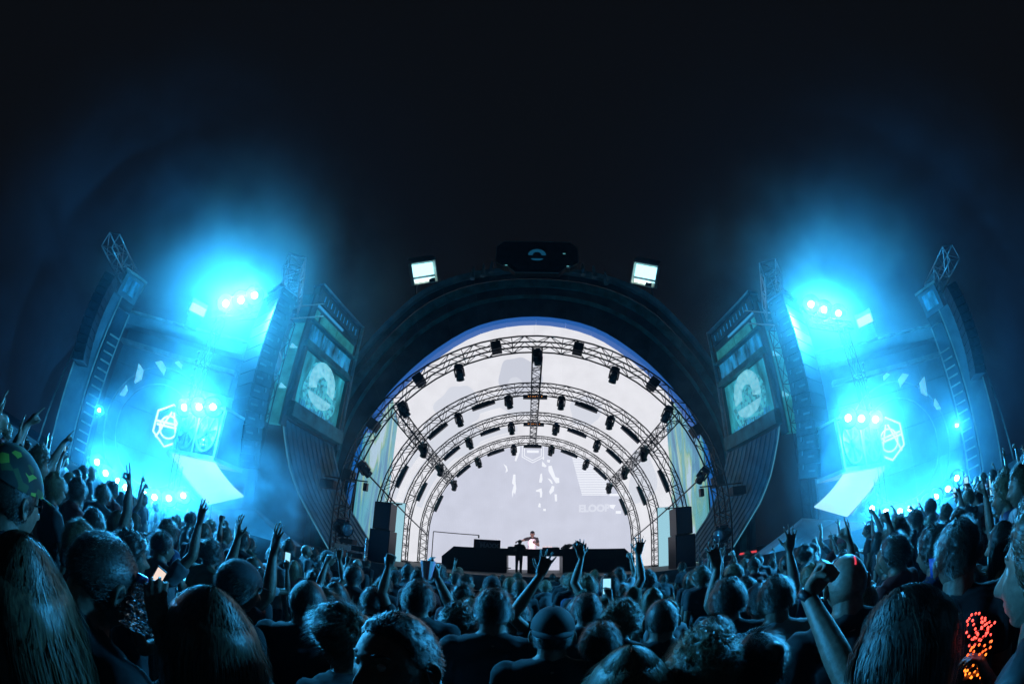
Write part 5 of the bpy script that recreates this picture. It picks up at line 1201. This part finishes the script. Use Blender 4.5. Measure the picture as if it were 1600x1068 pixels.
# ---- DJ and stagehand ----
x,z=px2(832,829,BY+.9+.2)
def stage_person(px,pyh,y,turn,head,arms,shirt,sty,label,vest=False,capm=None):
    d=AEpx(px,pyh); k=y/d.y; X=d.x*k; ztop=d.z*k+EYE; sc=(ztop-DZ)/1.755; Hm=Hmat(*[R(q) for q in head]); rz=R(180+turn)
    M_=finish(build_body(0,{s_:default_arm(s_,arms[s_],random.Random(2)) if isinstance(arms[s_],str) else arms[s_] for s_ in(-1,1)},.008,Hm,60,48),M_SKIN)
    t=assemble((X,y,DZ),rz,sc,M_,None if sty is None else hair_mesh(sty,Hm,False,3),M_HDARK,SHIRT[shirt],label,None); t['category']='person'
    return t,Hm
V_=Vector
armL=(V_((.40,.14,1.33)),V_((.56,.32,1.30)),V_((.4,.6,-.25)),V_((0,0,-1)),'relax')
dj,Hm=stage_person(832,829,BY+1.15,0,(0,-6,0),{1:armL,-1:'fold'},'black',None,'DJ in a white vest over black sleeves and a dark cap, behind the table')
cap_obj(Hm,dj,MATS['black_cap_cloth'],math.pi)
b=MB(); b.ell((0,0,1.27),(.192,.145,.19)); b.ell((0,.008,1.03),(.180,.138,.22)); vm=ev(b,.012,2); vm.materials.append(mat('white_vest_cloth',(.8,.78,.8),.8,0,.05)); fold(vm); link('vest',vm,dj)
l=point('dj_fill_spot',(SX-.1,BY-.35,DZ+1.12),(1,.72,.88),190,.05,spot=64,aim=(SX+.15,BY+1.15,DZ+1.75))  # fill light added to brighten the DJ's vest
t=thing('dj_fill_lamp',(SX-.2,BY+.05,DZ+.97),'tiny pink fill lamp added on the table edge below the DJ','lamp'); b=MB(); b.lathe([(.03,0),(.035,.05),(.001,.055)],n=10); b.obj('lamp_can',M_BLK,t)  # made-up fixture to go with the added fill
b=MB(); b.lathe([(.001,.056),(.026,.056),(.001,.06)],n=10); b.obj('lens',emis('pink_lens',(1,.4,.65),3),t)
# stagehand in black in front of the booth, back to the crowd
armR=(V_((.30,.15,1.22)),V_((.15,.38,1.3)),V_((-.3,.5,.1)),V_((0,0,-1)),'relax')
sh_,Hm=stage_person(812,842,BY-.6,170,(0,-25,0),{-1:'fold',1:armR},'black','buzz','stagehand in black with a flat cap bending at the front of the DJ table'); cap_obj(Hm,sh_,MATS['black_cap_cloth'],0)

# ---- the rest of the crowd ----
rr=random.Random(21); cand=[]
def ok(x,y):
    D=math.hypot(x,y); az=math.degrees(math.atan2(x,y))
    if y>10.8 or abs(az)>84: return False
    if abs(x)>7.2:                       # keep clear of the wing decks
        ed=10.9 if y<5.2 else 10.9-(y-5.2)*.46
        if abs(x)>ed-.5: return False
    return D>1.75
yy=0.3; row=0; NP=0
pts=[]
while yy<10.8:
    sp=.66+.055*max(0,yy-3); x=-11+(row%2)*sp/2
    while x<11:
        px_,py_=x+rr.uniform(-.2,.2),yy+rr.uniform(-.17,.17)
        if ok(px_,py_): pts.append((px_,py_))
        x+=sp+(.10*max(0,abs(x)-4))
    yy+=(.62+.05*max(0,yy-3)); row+=1
pts=[p for p in pts]
rr.shuffle(pts)
near=sorted(pts,key=lambda p:math.hypot(*p))
MAXP=296-len(taken)
keep=near[:int(MAXP*.55)]; rest=near[int(MAXP*.55):]; rr.shuffle(rest); keep+=rest[:MAXP-len(keep)]
for x,y in keep: crowd_person(x,y,rr,.05 if abs(math.degrees(math.atan2(x,y)))<22 else .15+.2*(abs(math.degrees(math.atan2(x,y)))>42))
print('people',len(taken),'grid',len(pts))
# tiny pieces of one fitting that the picture cannot tell apart stay one part
for o in bpy.data.objects:
    if o.type=='MESH' and o.parent is not None and o.name.split('.')[0] in STUFFY: o['kind']='stuff'
